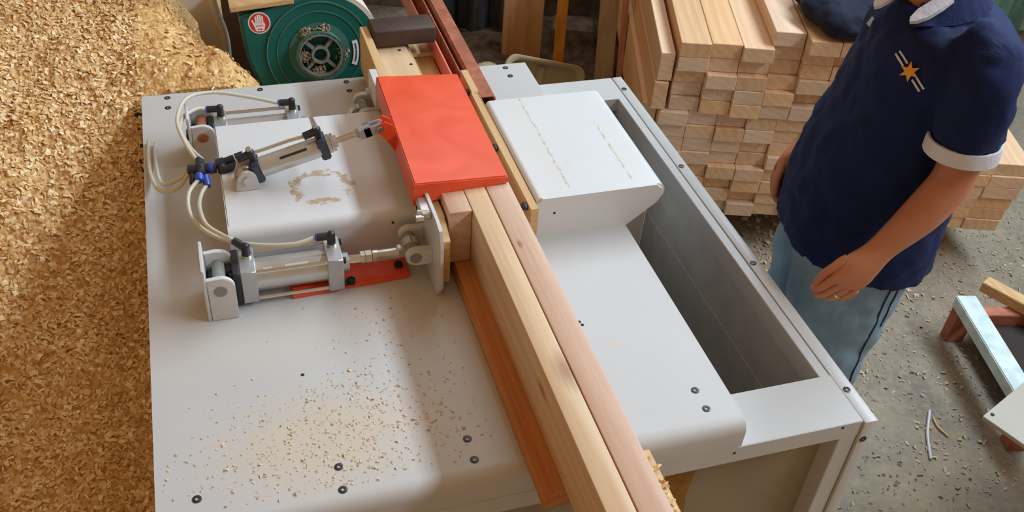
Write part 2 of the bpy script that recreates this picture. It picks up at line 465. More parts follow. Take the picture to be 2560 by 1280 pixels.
def copy_tree(o, parent=None):
    c = o.copy(); C.objects.link(c)
    if parent is not None: c.parent = parent
    for ch in [x for x in bpy.data.objects if x.parent == o]: copy_tree(ch, c)
    return c

# ------------------------------------------------------------------ setting
b = NB(); box(b, -3.5, 6, -1.5, 6.5, -.05, 0); obj('floor', b, 'floor', kind='structure')
SA = R(-18); SU = Vector((math.cos(SA), math.sin(SA), 0)); SN = Vector((math.sin(SA), -math.cos(SA), 0))
WO = Vector((1.45, 4.45, 0))
def wall_sheet(name, s0, s1, mat, off=0, z0=.12, z1=2.9, pitch=.085, amp=.02):
    b = NB(); k = int((s1 - s0) / pitch * 8); prev = None
    for th in (0, .0025):
        cols = []
        for i in range(k + 1):
            s = s0 + (s1 - s0) * i / k
            ph = (s / pitch) % 1
            h = amp * max(-1, min(1, 2.2 * math.sin(2 * math.pi * ph)))
            p = WO + SU * s + SN * (h + off - th)
            cols.append((b.verts.new((p.x, p.y, z0)), b.verts.new((p.x, p.y, z1))))
        for a, c in zip(cols, cols[1:]): b.faces.new((a[0], c[0], c[1], a[1]))
        if prev:
            for a, c, d, e in zip(cols, cols[1:], prev, prev[1:]):
                b.faces.new((a[1], c[1], e[1], d[1])); b.faces.new((a[0], c[0], e[0], d[0]))
        prev = cols
    return obj(name, b, mat, kind='structure')
wall_sheet('wall_back', -.44, .02, 'wall_dark', .30, z0=.02, pitch=.15, amp=.03)
wall_sheet('wall_back', -5.0, -.42, 'wall_light', .03)
wall_sheet('wall_back', .12, 4.2, 'wall_green', .03, pitch=.20, amp=.03)
b = NB(); box(b, -5, 4.5, -.06, .06, 0, .12)
o = obj('trim_1', b, 'concrete_block', org=(0, 0, 0), kind='structure'); o.location = WO - SN * .02; o.rotation_euler = (0, 0, SA)

# ------------------------------------------------------------------ machine
mac = thing('woodworking_machine', (.49, 1.7, 0), 'large white painted steel clamping machine with red guard and air cylinders', 'machine')
DZ = .87
# deck with rolled front edge and rounded corner
b = NB()
prof = [(2.398, .806), (2.398, DZ)] + arc(1.03, DZ - .027, .027, 90, 180, 6) + [(1.003, .806)]
prism(b, prof, 'x', -.19, .862)
deck = obj('deck_plate', b, 'deck', mac, smooth=True)
def screw(x, y, z, par, r=.0078, nrm=(0, 0, 1)):
    nn = Vector(nrm); b = NB(); c = Vector((x, y, z))
    lathe(b, c - nn * .003, nn, [(0, r), (.0042, r), (.0046, r * .85), (.0046, r * .42), (.0026, r * .40)], 18)
    s = obj('screw', b, 'screw', par, smooth=True)
    return s
for x, y in ((-.126, 2.379), (-.126, 2.329), (.111, 2.379), (.342, 2.378), (.342, 2.33), (.112, 1.086), (.111, 1.037), (-.124, 1.076), (.343, 1.093), (.343, 1.045), (.797, 2.376), (.797, 2.329), (.799, 1.104), (.80, 1.056)):
    screw(x, y, DZ, deck)
def hole(x, y, z, par, r=.0035, nrm=(0, 0, 1)):
    nn = Vector(nrm); b = NB(); cyl(b, Vector((x, y, z)) - nn * .002, Vector((x, y, z)) + nn * .0006, r, 12); obj('screw_hole', b, 'socket', par)
for x, y in ((.081, 1.316), (.645, 1.335), (.648, 1.325), (.665, 1.626)): hole(x, y, DZ, deck)

# frame ring (x -.19..1.137) and outer rail 1.137..1.168
b = NB()
box(b, -.19, 1.1355, 1.004, 1.132, .757, .8035, .002)
box(b, -.19, 1.1355, 2.266, 2.384, .757, .80, .002)
box(b, 1.111, 1.1355, 1.132, 2.266, .745, .80, .002)
box(b, -.19, -.06, 1.132, 2.266, .757, .80, .002)
frame = obj('base_frame', b, 'paint', mac, smooth=True)
for x, y in ((1.09, .794), (.852, .787)): hole(x, 1.0035, y, frame, .0028, (0, -1, 0))
b = NB(); box(b, 1.138, 1.168, 1.0, 2.385, .05, .80, .0022, 2)
rail = obj('side_panel', b, 'paint', mac, smooth=True)
for y in (2.313, 1.906, 1.499, 1.088): screw(1.149, y, .80, rail)
screw(1.149, 1.0, .748, rail, .0078, (0, -1, 0))
b = NB(); box(b, 1.1355, 1.138, 1.008, 2.38, .06, .794); obj('seam_gap', b, 'seam', mac)
b = NB(); box(b, -.18, .86, 1.006, 1.02, .8032, .8065); obj('seam_gap', b, 'seam', mac)
for (x0, x1, y0, y1) in ((1.094, 1.1355, 1.005, 1.05), (1.094, 1.1355, 2.33, 2.375), (-.188, -.14, 1.01, 1.055), (-.188, -.14, 2.33, 2.375)):
    b = NB(); box(b, x0, x1, y0, y1, 0, .757, .002); obj('leg', b, 'paint', mac)
b = NB()
box(b, 1.122, 1.1355, 1.05, 2.33, .10, .745)
box(b, -.188, 1.1355, 2.375, 2.383, .10, .757)
box(b, -.188, -.18, 1.055, 2.33, .10, .757)
box(b, -.188, 1.122, 1.3, 2.33, .25, .262)
obj('inner_panel', b, 'paint_inside', mac)
b = NB(); box(b, 1.1195, 1.122, 1.06, 2.33, .30, .59)
obj('inner_rail', b, 'paint_inside', mac)
b = NB(); box(b, -.139, 1.0935, 1.046, 1.056, .08, .7565); obj('front_panel', b, 'shade_panel', mac, label='grey-brown recessed front panel')  # shade put into the panel colour; left part added to darken the underside
b = NB(); stl = []; str_ = []
for i in range(17):
    z = .735 - i * .04; x = .765 + .004 * i + .008 * math.sin(i * .9); w0 = .026 + .006 * math.sin(i * 1.7)
    stl.append((x - w0, z)); str_.append((x + w0, z))
prism(b, stl + str_[::-1], 'y', 1.0445, 1.046)
obj('glue_run', b, 'rust_stain', mac, label='yellow-brown stain running down the front panel')

# left hood and right hood
def hood(name, x0, x1, y0, y1, zt, mat, profx=None):
    b = NB()
    r = .022
    if profx is None:
        # rounded front (y0) edge
        pr = [(y1, DZ), (y1, zt)] + arc(y0 + r, zt - r, r, 90, 180, 6) + [(y0, DZ)]
        prism(b, pr, 'x', x0, x1)
        es = [e for e in b.edges if abs(e.verts[0].co.z - zt) < 1e-4 and abs(e.verts[1].co.z - zt) < 1e-4 and abs(e.verts[0].co.y - e.verts[1].co.y) > .1]
        bmesh.ops.bevel(b, geom=es, offset=.003, segments=2, affect='EDGES')
    else:
        prism(b, profx, 'y', y0, y1)
        es = [e for e in b.edges if abs(e.verts[0].co.y - y0) < 1e-4 and abs(e.verts[1].co.y - y0) < 1e-4 and e.verts[0].co.z > DZ + .02 and e.verts[1].co.z > DZ + .02 and abs(e.verts[0].co.x - e.verts[1].co.x) > .0001]
        es = [e for e in es]
        bmesh.ops.bevel(b, geom=es, offset=.006, segments=3, affect='EDGES')
    return obj(name, b, mat, mac, smooth=True)
hl = hood('left_hood', -.018, .372, 1.632, 2.04, .98, 'hood_left')
hole(.319, 1.6315, .955, hl, .0028, (0, -1, 0))
zt = .975
pr = [(.445, DZ - .0)] + arc(.463, zt - .02, .02, 180, 90, 5) + arc(.930, zt - .024, .024, 90, -40, 7) + [(.862, DZ), (.862, .875)]
pr = [(.445, DZ)] + arc(.457, zt - .012, .012, 180, 90, 5) + arc(.925, zt - .024, .024, 90, -38, 7) + [(.864, DZ)]
pr = [(u + (.193 if i < 7 else 0), v) for i, (u, v) in enumerate(pr)]   # left face stands at x=.638
hr = hood('right_hood', 0, 0, 1.619, 2.042, zt, 'hood_right', pr)
hole(.681, 1.6185, .933, hr, .0028, (0, -1, 0))
b = NB(); box(b, .862, .955, 1.70, 2.03, .62, .868, .003); box(b, .868, .93, 1.66, 2.03, .868, .90); obj('discharge_chute', b, 'paint', mac, smooth=True)

# fences
b = NB()
prism(b, [(2.035, DZ), (2.035, 1.04), (1.50, 1.052), (1.468, 1.047), (1.456, 1.02), (1.449, .915), (1.478, DZ + .001)], 'x', .378, .386, .001)
fp = obj('fence_plate', b, 'bracket', mac, smooth=True, label='white fence plate')
b = NB(); prism(b, [(2.4, .895), (2.4, 1.02), (1.545, 1.025), (1.49, 1.0), (1.487, .897)], 'x', .3865, .409, .0015)
obj('fence_strip', b, 'strip', mac, smooth=True, label='wooden fence strip on the left')
b = NB()
prism(b, [(2.21, .872), (2.21, .972), (2.10, .972), (2.095, .966), (1.60, .966), (1.60, .872)], 'x', .617, .636, .0012)
obj('fence_strip', b, 'strip', mac, smooth=True, label='wooden fence strip on the right')
b = NB(); 
for y in (1.625, 1.86, 2.12): ell(b, (.611, y, .958), (.008, .014, .007), None, 2)
obj('mounting_bolt', b, 'dark_metal', mac, smooth='all')
b = NB(); box(b, .57, .6165, 1.64, 2.2, .871, .90); obj('roller_bed', b, 'dark_metal', mac)

# red guard
guard_pts = {'fl': (.357, 1.594, 1.076), 'fr': (.560, 1.603, 1.062), 'br': (.562, 2.04, 1.062), 'bl': (.364, 2.038, 1.076)}
b = NB()
fl, fr, br, bl = (Vector(guard_pts[k]) for k in ('fl', 'fr', 'br', 'bl'))
dn = lambda p, d, dy=0, dx=0: Vector((p.x + dx, p.y + dy, p.z - d))
outer = [fl, fr, br, bl]; low = [dn(fl, .052, -.003, -.004), dn(fr, .013, -.004, .001), dn(br, .004), dn(bl, .045, 0, -.004)]
inn_t = [Vector((p.x + (.005 if p.x < .45 else -.002), p.y + (.005 if p.y < 1.8 else -.002), p.z - .003)) for p in outer]
inn_l = [Vector((p.x + (.005 if p.x < .45 else -.002), p.y + (.005 if p.y < 1.8 else -.002), p.z)) for p in low]
V = [[b.verts.new(p) for p in L] for L in (outer, low, inn_t, inn_l)]
b.faces.new(V[0]); b.faces.new(V[2][::-1])
for i in range(4):
    j = (i + 1) % 4
    b.faces.new((V[0][i], V[1][i], V[1][j], V[0][j])); b.faces.new((V[2][i], V[2][j], V[3][j], V[3][i])); b.faces.new((V[1][i], V[3][i], V[3][j], V[1][j]))
es = [e for e in b.edges if all(v in V[0] for v in e.verts)]
bmesh.ops.bevel(b, geom=es, offset=.0025, segments=2, affect='EDGES')
guard = obj('red_guard', b, 'red', mac, smooth=True, label='bright red sheet metal guard')
b = NB()
prism(b, [(.362, 1.064), (.352, 1.098), (.334, 1.108), (.320, 1.100), (.318, 1.084), (.338, 1.060), (.357, 1.03)], 'y', 1.786, 1.790, .0008)
prism(b, [(.362, 1.064), (.352, 1.098), (.334, 1.108), (.320, 1.100), (.318, 1.084), (.338, 1.060), (.357, 1.03)], 'y', 1.812, 1.816, .0008)
obj('pull_lug', b, 'red', guard, smooth=True)
b = NB(); cyl(b, (.352, 1.545, 1.038), (.378, 1.535, 1.038), .009, 16); cyl(b, (.346, 1.53, 1.036), (.362, 1.53, 1.036), .0075, 6)
box(b, .358, .380, 1.53, 1.59, 1.03, 1.046, .003)
obj('hinge_bolt', b, 'zinc', guard, smooth=True)
b = NB(); cyl(b, (.349, 2.1, 1.0), (.365, 2.1, 1.0), .009, 12); box(b, .359, .3785, 2.03, 2.12, .99, 1.05, .002); obj('hinge_bracket', b, 'bracket', guard, smooth=True)

# ---- square tie-rod cylinders
def fitting(bm_par, base, side, par, blue=True, h=.018):
    """push-in elbow: base point on the block top, side = direction of hose end"""
    base = Vector(base); s = Vector(side).normalized()
    b = NB(); cyl(b, base, base + Vector((0, 0, .006)), .0095, 6); obj('hex_nut', b, 'brass', par, smooth=True)
    b = NB(); cyl(b, base + Vector((0, 0, .005)), base + Vector((0, 0, h + .008)), .0088, 16, .0078)
    q = base + Vector((0, 0, h)); cyl(b, q, q + s * .028, .0082, 16)
    ell(b, q + Vector((0, 0, .004)), (.0088, .0088, .008), None, 2)
    obj('elbow_fitting', b, 'black_plastic', par, smooth=True)
    if blue:
        b = NB(); lathe(b, q + s * .028, s, [(0, .0062), (.001, .0085), (.003, .0085), (.0042, .006)], 16); obj('release_collar', b, 'blue_plastic', par, smooth=True)
    return q + s * .032
def tie_cylinder(y, z, x0, name='pneumatic_cylinder', label=None):
    """x0: left face of the rear end block"""
    cy = y; h = .040
    b = NB(); lathe(b, (x0 + .028, cy, z), (1, 0, 0), [(0, .033), (.146, .033)], 36)
    cyl_ = obj(name, b, 'tube_alu', mac, smooth=True, label=label)
    b = NB(); box(b, x0, x0 + .031, cy - h, cy + h, z - h, z + h, .0018); obj('end_block', b, 'alu', cyl_, smooth=True)
    b = NB(); box(b, x0 + .171, x0 + .203, cy - h, cy + h, z - h, z + h, .0018); obj('end_block', b, 'alu', cyl_, smooth=True)
    b = NB(); box(b, x0 - .014, x0 - .0005, cy - h, cy + h, z - h, z + h, .0018); obj('clevis_flange', b, 'dark_metal', cyl_, smooth=True)
    for dy in (-1, 1):
        for dz in (-1, 1):
            b = NB(); cyl(b, (x0 + .02, cy + dy * .0335, z + dz * .0335), (x0 + .18, cy + dy * .0335, z + dz * .0335), .0042, 12); obj('tie_rod', b, 'chrome', cyl_, smooth=True)
            b = NB(); cyl(b, (x0 + .203, cy + dy * .0305, z + dz * .0305), (x0 + .2085, cy + dy * .0305, z + dz * .0305), .0068, 12); obj('tie_rod_bolt', b, 'socket', cyl_, smooth=True); b = NB(); cyl(b, (x0 - .02, cy + dy * .0305, z + dz * .0305), (x0 - .014, cy + dy * .0305, z + dz * .0305), .006, 12); obj('tie_rod_bolt', b, 'socket', cyl_, smooth=True)
    # rear eye going down-left to the pivot
    b = NB()
    prism(b, [(x0 - .012, z + .030), (x0 - .052, z + .022), *arc(x0 - .050, z + .005, .017, 100, 260, 8), (x0 - .012, z - .02)], 'y', cy - .014, cy + .014, .002)
    obj('rear_eye', b, 'dark_metal', cyl_, smooth=True)
    # nose collar, rod
    b = NB(); lathe(b, (x0 + .203, cy, z), (1, 0, 0), [(0, .0205), (.014, .0205), (.015, .019)], 28); obj('nose_collar', b, 'alu', cyl_, smooth=True)
    b = NB(); lathe(b, (x0 + .21, cy, z + .004), (1, 0, 0), [(0, .0105), (.036, .0105)], 20); obj('piston_rod', b, 'chrome', cyl_, smooth=True)
    b = NB(); cyl(b, (x0 + .243, cy, z + .004), (x0 + .252, cy, z + .004), .015, 6); cyl(b, (x0 + .253, cy, z + .004), (x0 + .266, cy, z + .004), .015, 6); obj('lock_nut', b, 'zinc', cyl_, smooth=True)
    b = NB(); lathe(b, (x0 + .267, cy, z + .005), (1, 0, 0), [(0, .0145), (.012, .0145), (.014, .0135), (.055, .0135)], 24)
    lathe(b, (x0 + .349, cy - .011, z + .018), (0, 1, 0), [(0, .014), (0, .021), (.022, .021), (.022, .014)], 24)
    box(b, x0 + .318, x0 + .336, cy - .009, cy + .009, z - .004, z + .022, .003)
    obj('rod_eye', b, 'zinc', cyl_, smooth=True)
    # labels on the barrel
    b = NB()
    for s0, s1, a0, a1 in ((.045, .062, 35, 60), (.088, .135, 38, 62)):
        k = 5
        for i in range(k):
            t0 = R(a0 + (a1 - a0) * i / k); t1 = R(a0 + (a1 - a0) * (i + 1) / k); rr = .0334
            # angle from -y up
            P = lambda xx, t: (xx, cy - rr * math.cos(t), z + rr * math.sin(t))
            b.faces.new([b.verts.new(p) for p in (P(x0 + s0, t0), P(x0 + s1, t0), P(x0 + s1, t1), P(x0 + s0, t1))])
    obj('barrel_label', b, 'bracket', cyl_, smooth='raw')
    return cyl_
c1 = tie_cylinder(1.566, .92, -.006, label='front square-ended air cylinder')
c3 = tie_cylinder(2.118, .912, -.018, label='rear square-ended air cylinder')

# clevis on the fence plate for the front cylinder
for cyy, cyo in ((1.566, c1), (2.118, c3)):
    b = NB()
    for y0 in (cyy - .050, cyy + .026):
        b = NB(); prism(b, [(.3785, .964), (.345, .965), *arc(.343, .946, .019, 90, 270, 10)[1:-1], (.345, .927), (.3785, .926)] , 'y', y0, y0 + .016, .0015)
        obj('clevis_ear', b, 'bracket', mac, smooth=True, label='white clevis ear welded to the fence plate')
    b = NB(); cyl(b, (.343, cyy - .0515, .946), (.343, cyy + .045, .946), .0125, 24); obj('clevis_pin', b, 'dust_grey', mac, smooth=True)
    # rear bracket
    b = NB()
    X = -.078
    box(b, X, X + .007, cyy - .066, cyy + .03, DZ, 1.0, .0015)
    for y0 in (cyy - .066, cyy + .018):
        prism(b, [(X + .008, DZ), (X + .008, .974), *arc(X + .034, .95, .026, 100, 0, 8), (X + .060, DZ)], 'y', y0, y0 + .011, .0015)
    obj('pivot_bracket', b, 'bracket', mac, smooth=True, label='white welded pivot bracket of the %s cylinder' % ('front' if cyo is c1 else 'rear'))
    b = NB(); cyl(b, (X + .032, cyy - .0675, .945), (X + .032, cyy + .03, .945), .0125, 24); obj('pivot_pin', b, 'dust_grey' if cyo is c1 else 'rust', mac, smooth=True)

# red base strip under the front cylinder
b = NB(); hexa(b, [(.09, 1.530, DZ), (.337, 1.545, DZ), (.337, 1.60, DZ), (.09, 1.6, DZ), (.09, 1.530, .884), (.337, 1.545, .884), (.337, 1.60, .884), (.09, 1.6, .884)], .002)
rs = obj('red_base_strip', b, 'red', mac, smooth=True, label='flat red strip under the front cylinder')
b = NB(); cyl(b, (.318, 1.572, .884), (.318, 1.572, .892), .009, 18); obj('strip_bolt', b, 'socket', rs, smooth=True)
b = NB(); cyl(b, (.212, 1.540, .884), (.212, 1.540, .894), .009, 18); obj('strip_bolt', b, 'socket', rs, smooth=True)

# ---- small round cylinder on the left hood, tilted up to the guard lug
Pv = Vector((.040, 1.80, 1.010)); Qv = Vector((.330, 1.80, 1.092)); D = (Qv - Pv).normalized(); Nn = Vector((-D.z, 0, D.x))
b = NB(); lathe(b, Pv + D * .03, D, [(0, .0225), (.135, .0225)], 32)
c2 = obj('small_air_cylinder', b, 'tube_alu', mac, smooth=True, label='small round air cylinder sloping up to the red guard')
def cap_block(t0, t1, m='bluelabel', name='end_cap'):
    b = NB(); A = Pv + D * t0; B_ = Pv + D * t1
    for s in ((A, B_),):
        pts = []
        for q in (A, B_):
            for dy, dn_ in ((-.024, -.024), (.024, -.024), (.024, .024), (-.024, .024)): pts.append(q + Vector((0, dy, 0)) + Nn * dn_)
        hexa(b, [tuple(p) for p in pts], .003)
    return obj(name, b, m, c2, smooth=True)
cap_block(.012, .030); cap_block(.158, .178)
b = NB(); cyl(b, Pv + D * .179, Pv + D * .186, .021, 6); cyl(b, Pv + D * .187, Pv + D * .194, .020, 6); cyl(b, Pv + D * .194, Pv + D * .20, .013, 12); obj('nose_nut', b, 'zinc', c2, smooth=True)
b = NB(); cyl(b, Pv + D * .19, Pv + D * .262, .0062, 16); obj('piston_rod', b, 'chrome', c2, smooth=True)
b = NB(); cyl(b, Pv + D * .244, Pv + D * .252, .010, 6); cyl(b, Pv + D * .252, Pv + D * .266, .0085, 16)
pts = [(t, h) for t, h in ((.262, -.011), (.300, -.011), (.306, -.006), (.306, .006), (.300, .011), (.262, .011))]
for y0 in (-.0115, .006):
    A = [Pv + D * t + Nn * h + Vector((0, y0, 0)) for t, h in pts]; B_ = [p + Vector((0, .0055, 0)) for p in A]
    va = [b.verts.new(p) for p in A]; vb = [b.verts.new(p) for p in B_]
    b.faces.new(va); b.faces.new(vb[::-1])
    for i in range(6): b.faces.new((va[i], vb[i], vb[(i + 1) % 6], va[(i + 1) % 6]))
A = Pv + D * .250; B_ = Pv + D * .276
hexa(b, [tuple(q + Vector((0, dy, 0)) + Nn * k) for q in (A, B_) for dy, k in ((-.0115, -.011), (.0115, -.011), (.0115, .011), (-.0115, .011))])
obj('rod_clevis', b, 'alu', c2, smooth=True)
b = NB(); q = Pv + D * .296; cyl(b, q + Vector((0, -.018, 0)), q + Vector((0, .018, 0)), .0055, 16); cyl(b, q + Vector((0, -.0145, 0)), q + Vector((0, -.0125, 0)), .009, 16); obj('clevis_pin', b, 'chrome', c2, smooth=True)
b = NB()
prism(b, [(.010, .9805), (.012, .998), *arc(.036, 1.008, .020, 160, 20, 8), (.062, .9805)], 'y', 1.772, 1.779, .001)
prism(b, [(.010, .9805), (.012, .998), *arc(.036, 1.008, .020, 160, 20, 8), (.062, .9805)], 'y', 1.821, 1.828, .001)
box(b, .012, .060, 1.774, 1.826, .9802, .984, .001)
obj('mounting_lug', b, 'bracket', c2, smooth=True)
b = NB(); cyl(b, (.036, 1.766, 1.008), (.036, 1.834, 1.008), .0085, 18); ell(b, (.036, 1.8, 1.008), (.02, .018, .016)); obj('pivot_pin', b, 'zinc', c2, smooth=True)
for k, t in enumerate((.021, .168)):
    q = Pv + D * t + Nn * .024
    b = NB(); cyl(b, q, q + Nn * .020, .0085, 16); ell(b, q + Nn * .02, (.010, .010, .009), None, 2); cyl(b, q + Nn * .016, q + Nn * .016 - D * .03 + Vector((0, -.004, 0)), .0085, 14)
    obj('elbow_fitting', b, 'black_plastic', c2, smooth=True)
    b = NB(); cyl(b, q + Nn * .026, q + Nn * (.032 if k == 0 else .052), .0062 if k == 0 else .006, 12, .0055 if k == 0 else .0045); obj('flow_screw', b, 'zinc', c2, smooth=True)
b = NB(); 
for i in range(4):
    a0 = R(50 + i * 8)
f0 = Pv + D * .07 + Nn * .0223
hexa(b, [tuple(Pv + D * t + Vector((0, -math.cos(R(a)) * rr, 0)) + Nn * math.sin(R(a)) * rr) for rr in (.0222, .0232) for t, a in ((.075, 38), (.135, 38), (.135, 52), (.075, 52))])
obj('barrel_label', b, 'dark_metal', c2)

# ---- manifold (cross of push-in fittings) left of the hood
mf = Vector((-.058, 1.868, .985))
b = NB()
ell(b, mf, (.017, .017, .014), None, 2)
cyl(b, mf + Vector((-.026, 0, 0)), mf + Vector((.034, -.004, 0)), .0115, 16)
cyl(b, mf + Vector((0, .03, 0)), mf + Vector((0, -.026, 0)), .0105, 16)
cyl(b, mf + Vector((-.018, -.008, -.004)), mf + Vector((-.020, -.036, -.012)), .006, 12)
mani = obj('hose_manifold', b, 'black_plastic', mac, smooth=True, label='black cross-shaped air manifold with blue collars')
b = NB()
cyl(b, mf + Vector((.034, .006, .002)), mf + Vector((.052, .008, .004)), .012, 14); cyl(b, mf + Vector((.052, .010, .004)), mf + Vector((.074, .012, .01)), .0085, 14)
cyl(b, mf + Vector((.076, .012, .01)), mf + Vector((.094, .014, .014)), .0095, 14)
cyl(b, mf + Vector((.040, -.014, 0)), mf + Vector((.055, -.014, 0)), .0095, 14); cyl(b, mf + Vector((.055, -.014, .001)), mf + Vector((.078, -.010, .006)), .0085, 14)
cyl(b, mf + Vector((.046, .01, 0)), mf + Vector((.046, -.018, 0)), .010, 14)
obj('tee_fitting', b, 'black_plastic', mani, smooth=True)
b = NB()
lathe(b, mf + Vector((.018, -.002, 0)), (1, -.05, 0), [(0, .0125), (.005, .0135), (.010, .0125)], 18)
obj('release_collar', b, 'blue_plastic', mani, smooth=True); b = NB()
lathe(b, mf + Vector((-.004, -.026, 0)), (0, -1, -.1), [(0, .0105), (.012, .0095), (.018, .0075)], 16)
lathe(b, mf + Vector((.008, -.024, -.006)), (0.1, -1, -.25), [(0, .009), (.016, .0085), (.028, .007)], 16)
obj('release_collar', b, 'blue_plastic', mani, smooth=True); b = NB()
lathe(b, mf + Vector((.078, -.010, .006)), (1, .1, .2), [(0, .0085), (.005, .0085), (.006, .006)], 16)
obj('release_collar', b, 'blue_plastic', mani, smooth=True); b = NB()
lathe(b, mf + Vector((0, .03, 0)), (0, 1, 0), [(0, .0095), (.005, .009)], 16)
obj('release_collar', b, 'blue_plastic', mani, smooth=True)

# fittings of the tie-rod cylinders
e1 = fitting(None, (.011, 1.578, .96), (-.75, .65, .3), c1, False, .022)
e2 = fitting(None, (.181, 1.578, .96), (-1, .04, 0), c1, True, .024)
e3 = fitting(None, (.001, 2.124, .952), (-1, .10, 0), c3, True, .024)
e4 = fitting(None, (.170, 2.124, .952), (-1, .05, 0), c3, True, .024)
def hose(pts, name='air_hose', r=.0046):
    b = NB(); tube(b, pts, r, 10, 8); return obj(name, b, 'hose', mac, smooth='all')
hose([tuple(e2), (.10, 1.575, .978), (.02, 1.60, .972), (-.045, 1.65, .965), (-.085, 1.72, .965), (-.088, 1.79, .975), tuple(mf + Vector((-.004, -.036, 0)))])
hose([tuple(e1 + Vector((.0, 0, 0))), (-.03, 1.625, .985), (-.058, 1.67, .982), (-.068, 1.74, .975), (-.062, 1.79, .972), tuple(mf + Vector((.010, -.045, -.012)))])
hose([tuple(e4), (.07, 2.14, .992), (-.01, 2.145, 1.01), (-.07, 2.11, 1.02), (-.095, 2.03, 1.015), (-.085, 1.96, 1.0), tuple(mf + Vector((-.004, .028, 0)))])
hose([tuple(e3), (-.05, 2.12, .985), (-.082, 2.08, .99), (-.092, 2.02, .995), (-.075, 1.95, .99), tuple(mf + Vector((.006, .028, .004)))])
hose([tuple(mf + Vector((-.026, 0, 0))), (-.10, 1.87, .965), (-.135, 1.895, .935), (-.152, 1.96, .90), (-.160, 2.04, .884), (-.163, 2.12, .878), (-.160, 2.16, .876)])
hose([tuple(mf + Vector((-.024, -.006, -.004))), (-.11, 1.855, .95), (-.150, 1.90, .915), (-.172, 2.0, .89), (-.178, 2.10, .878), (-.176, 2.17, .876)])
hose([tuple(mf + Vector((.093, .014, .014))), (.07, 1.86, 1.02), (.13, 1.84, 1.05), tuple(Pv + D * .138 + Nn * .040 + Vector((0, -.004, 0)))], r=.004)
hose([tuple(mf + Vector((.083, -.010, .008))), (.03, 1.84, 1.005), tuple(Pv + D * (-.008) + Nn * .040 + Vector((0, -.004, 0)))], r=.004)

# infeed trough behind the guard
b = NB(); box(b, .418, .50, 2.06, 2.415, DZ + .03, .985, .002); box(b, .50, .512, 2.06, 2.40, DZ + .03, .972, .001)
inf = obj('infeed_guide', b, 'beam', mac, smooth=True, label='pale pine infeed guide with countersunk screws')
for x, y in ((.455, 2.37), (.478, 2.32), (.492, 2.24)): hole(x, y, .985, inf, .0045)
b = NB(); box(b, .512, .578, 2.06, 2.36, DZ + .02, .935, .002); box(b, .508, .585, 2.36, 2.42, .935, .95, .003); obj('infeed_bed', b, 'strip', mac, smooth=True)
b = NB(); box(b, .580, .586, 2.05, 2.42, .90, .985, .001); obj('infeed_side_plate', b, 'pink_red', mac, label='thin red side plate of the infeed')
b = NB(); box(b, .42, .59, 2.05, 2.42, DZ, .90, .001); obj('infeed_base', b, 'plank', mac)

# ------------------------------------------------------------------ timber on the machine
def timber(name, x0, x1, y0, y1, z0, z1, mat, label, cat, group=None, bev=.0025, rotz=0):
    w, l, h = x1 - x0, y1 - y0, z1 - z0
    b = NB(); box(b, -w / 2, w / 2, 0, l, 0, h, bev, 2)
    o = obj(name, b, mat, org=(0, 0, 0), smooth=True, label=label, cat=cat, group=group)
    o.location = ((x0 + x1) / 2, y0, z0); o.rotation_euler = (0, 0, rotz); ORG[o] = Vector(o.location); return o
o = timber('timber_beam', .4625, .5085, .35, 2.03, .913, 1.045, 'beam', 'long pine beam with a large knot, left of the pair clamped under the red guard', 'timber', 'pine beams in the clamping machine')
timber('timber_beam', .5105, .563, .35, 2.03, .913, 1.045, 'beam_b', 'long pinkish pine beam, right of the pair beside the white deck', 'timber', 'pine beams in the clamping machine')
timber('timber_offcut', .414, .4618, 1.525, 2.03, .913, 1.044, 'beam_b', 'short pine block with its cut end showing beside the wooden fence under the red guard', 'timber', 'pine beams in the clamping machine')
timber('support_plank', .4275, .563, .915, 2.05, DZ + .0005, .912, 'plank', 'orange-brown pine plank lying flat on the white deck under the long beams', 'plank')
pb = timber('chipboard_strip', .50, .657, .33, .995, .835, .868, 'strip', 'narrow board covered in wood chips below the front of the beams', 'board')
b = NB(); box(b, .6, .62, .7, .995, .78, .835); ob_ = obj('support_batten', b, 'strip', pb)

# ------------------------------------------------------------------ steel tubes and bar at the back
def tube_sq(name, x0, x1, y0, y1, z0, z1, t, mat, label, cat):
    w, l, h = x1 - x0, y1 - y0, z1 - z0
    b = NB()
    prism(b, [(-w/2, 0), (w/2, 0), (w/2, h), (-w/2, h)], 'y', 0, l)
    es = [e for e in b.edges if abs(e.verts[0].co.y - e.verts[1].co.y) > l * .9]
    bmesh.ops.bevel(b, geom=es, offset=.005, segments=3, affect='EDGES')
    ends = [f for f in b.faces if abs(f.normal.y) > .9]
    bmesh.ops.recalc_face_normals(b, faces=b.faces[:])
    ends = [f for f in b.faces if abs(f.normal.y) > .9]
    bmesh.ops.inset_region(b, faces=ends, thickness=t)
    ends = [f for f in b.faces if abs(f.normal.y) > .9 and f.calc_area() > w * h * .4]
    for f in ends:
        r = bmesh.ops.extrude_discrete_faces(b, faces=[f]); bmesh.ops.translate(b, verts=r['faces'][0].verts[:], vec=(0, -f.normal.y * .1 if False else (.12 if r['faces'][0].calc_center_median().y < l/2 else -.12), 0))
    o = obj(name, b, mat, org=(0, 0, 0), smooth=True, label=label, cat=cat)
    o.location = ((x0 + x1) / 2, y0, z0); return o
tube_sq('steel_tube', .640, .683, 2.10, 3.3, DZ + .002, .952, .003, 'rust', 'long rusty brown square steel tube lying across the back edge of the white deck', 'tube')
b = NB(); box(b, .592, .597, 2.2, 3.2, DZ + .001, .935, .001); box(b, .597, .632, 2.2, 3.2, DZ + .001, DZ + .006, .001); box(b, .627, .632, 2.2, 3.2, DZ + .006, .94, .001)
obj('steel_channel', b, 'rust', label='dark brown steel channel left of the rusty square tube', cat='channel', smooth=True)
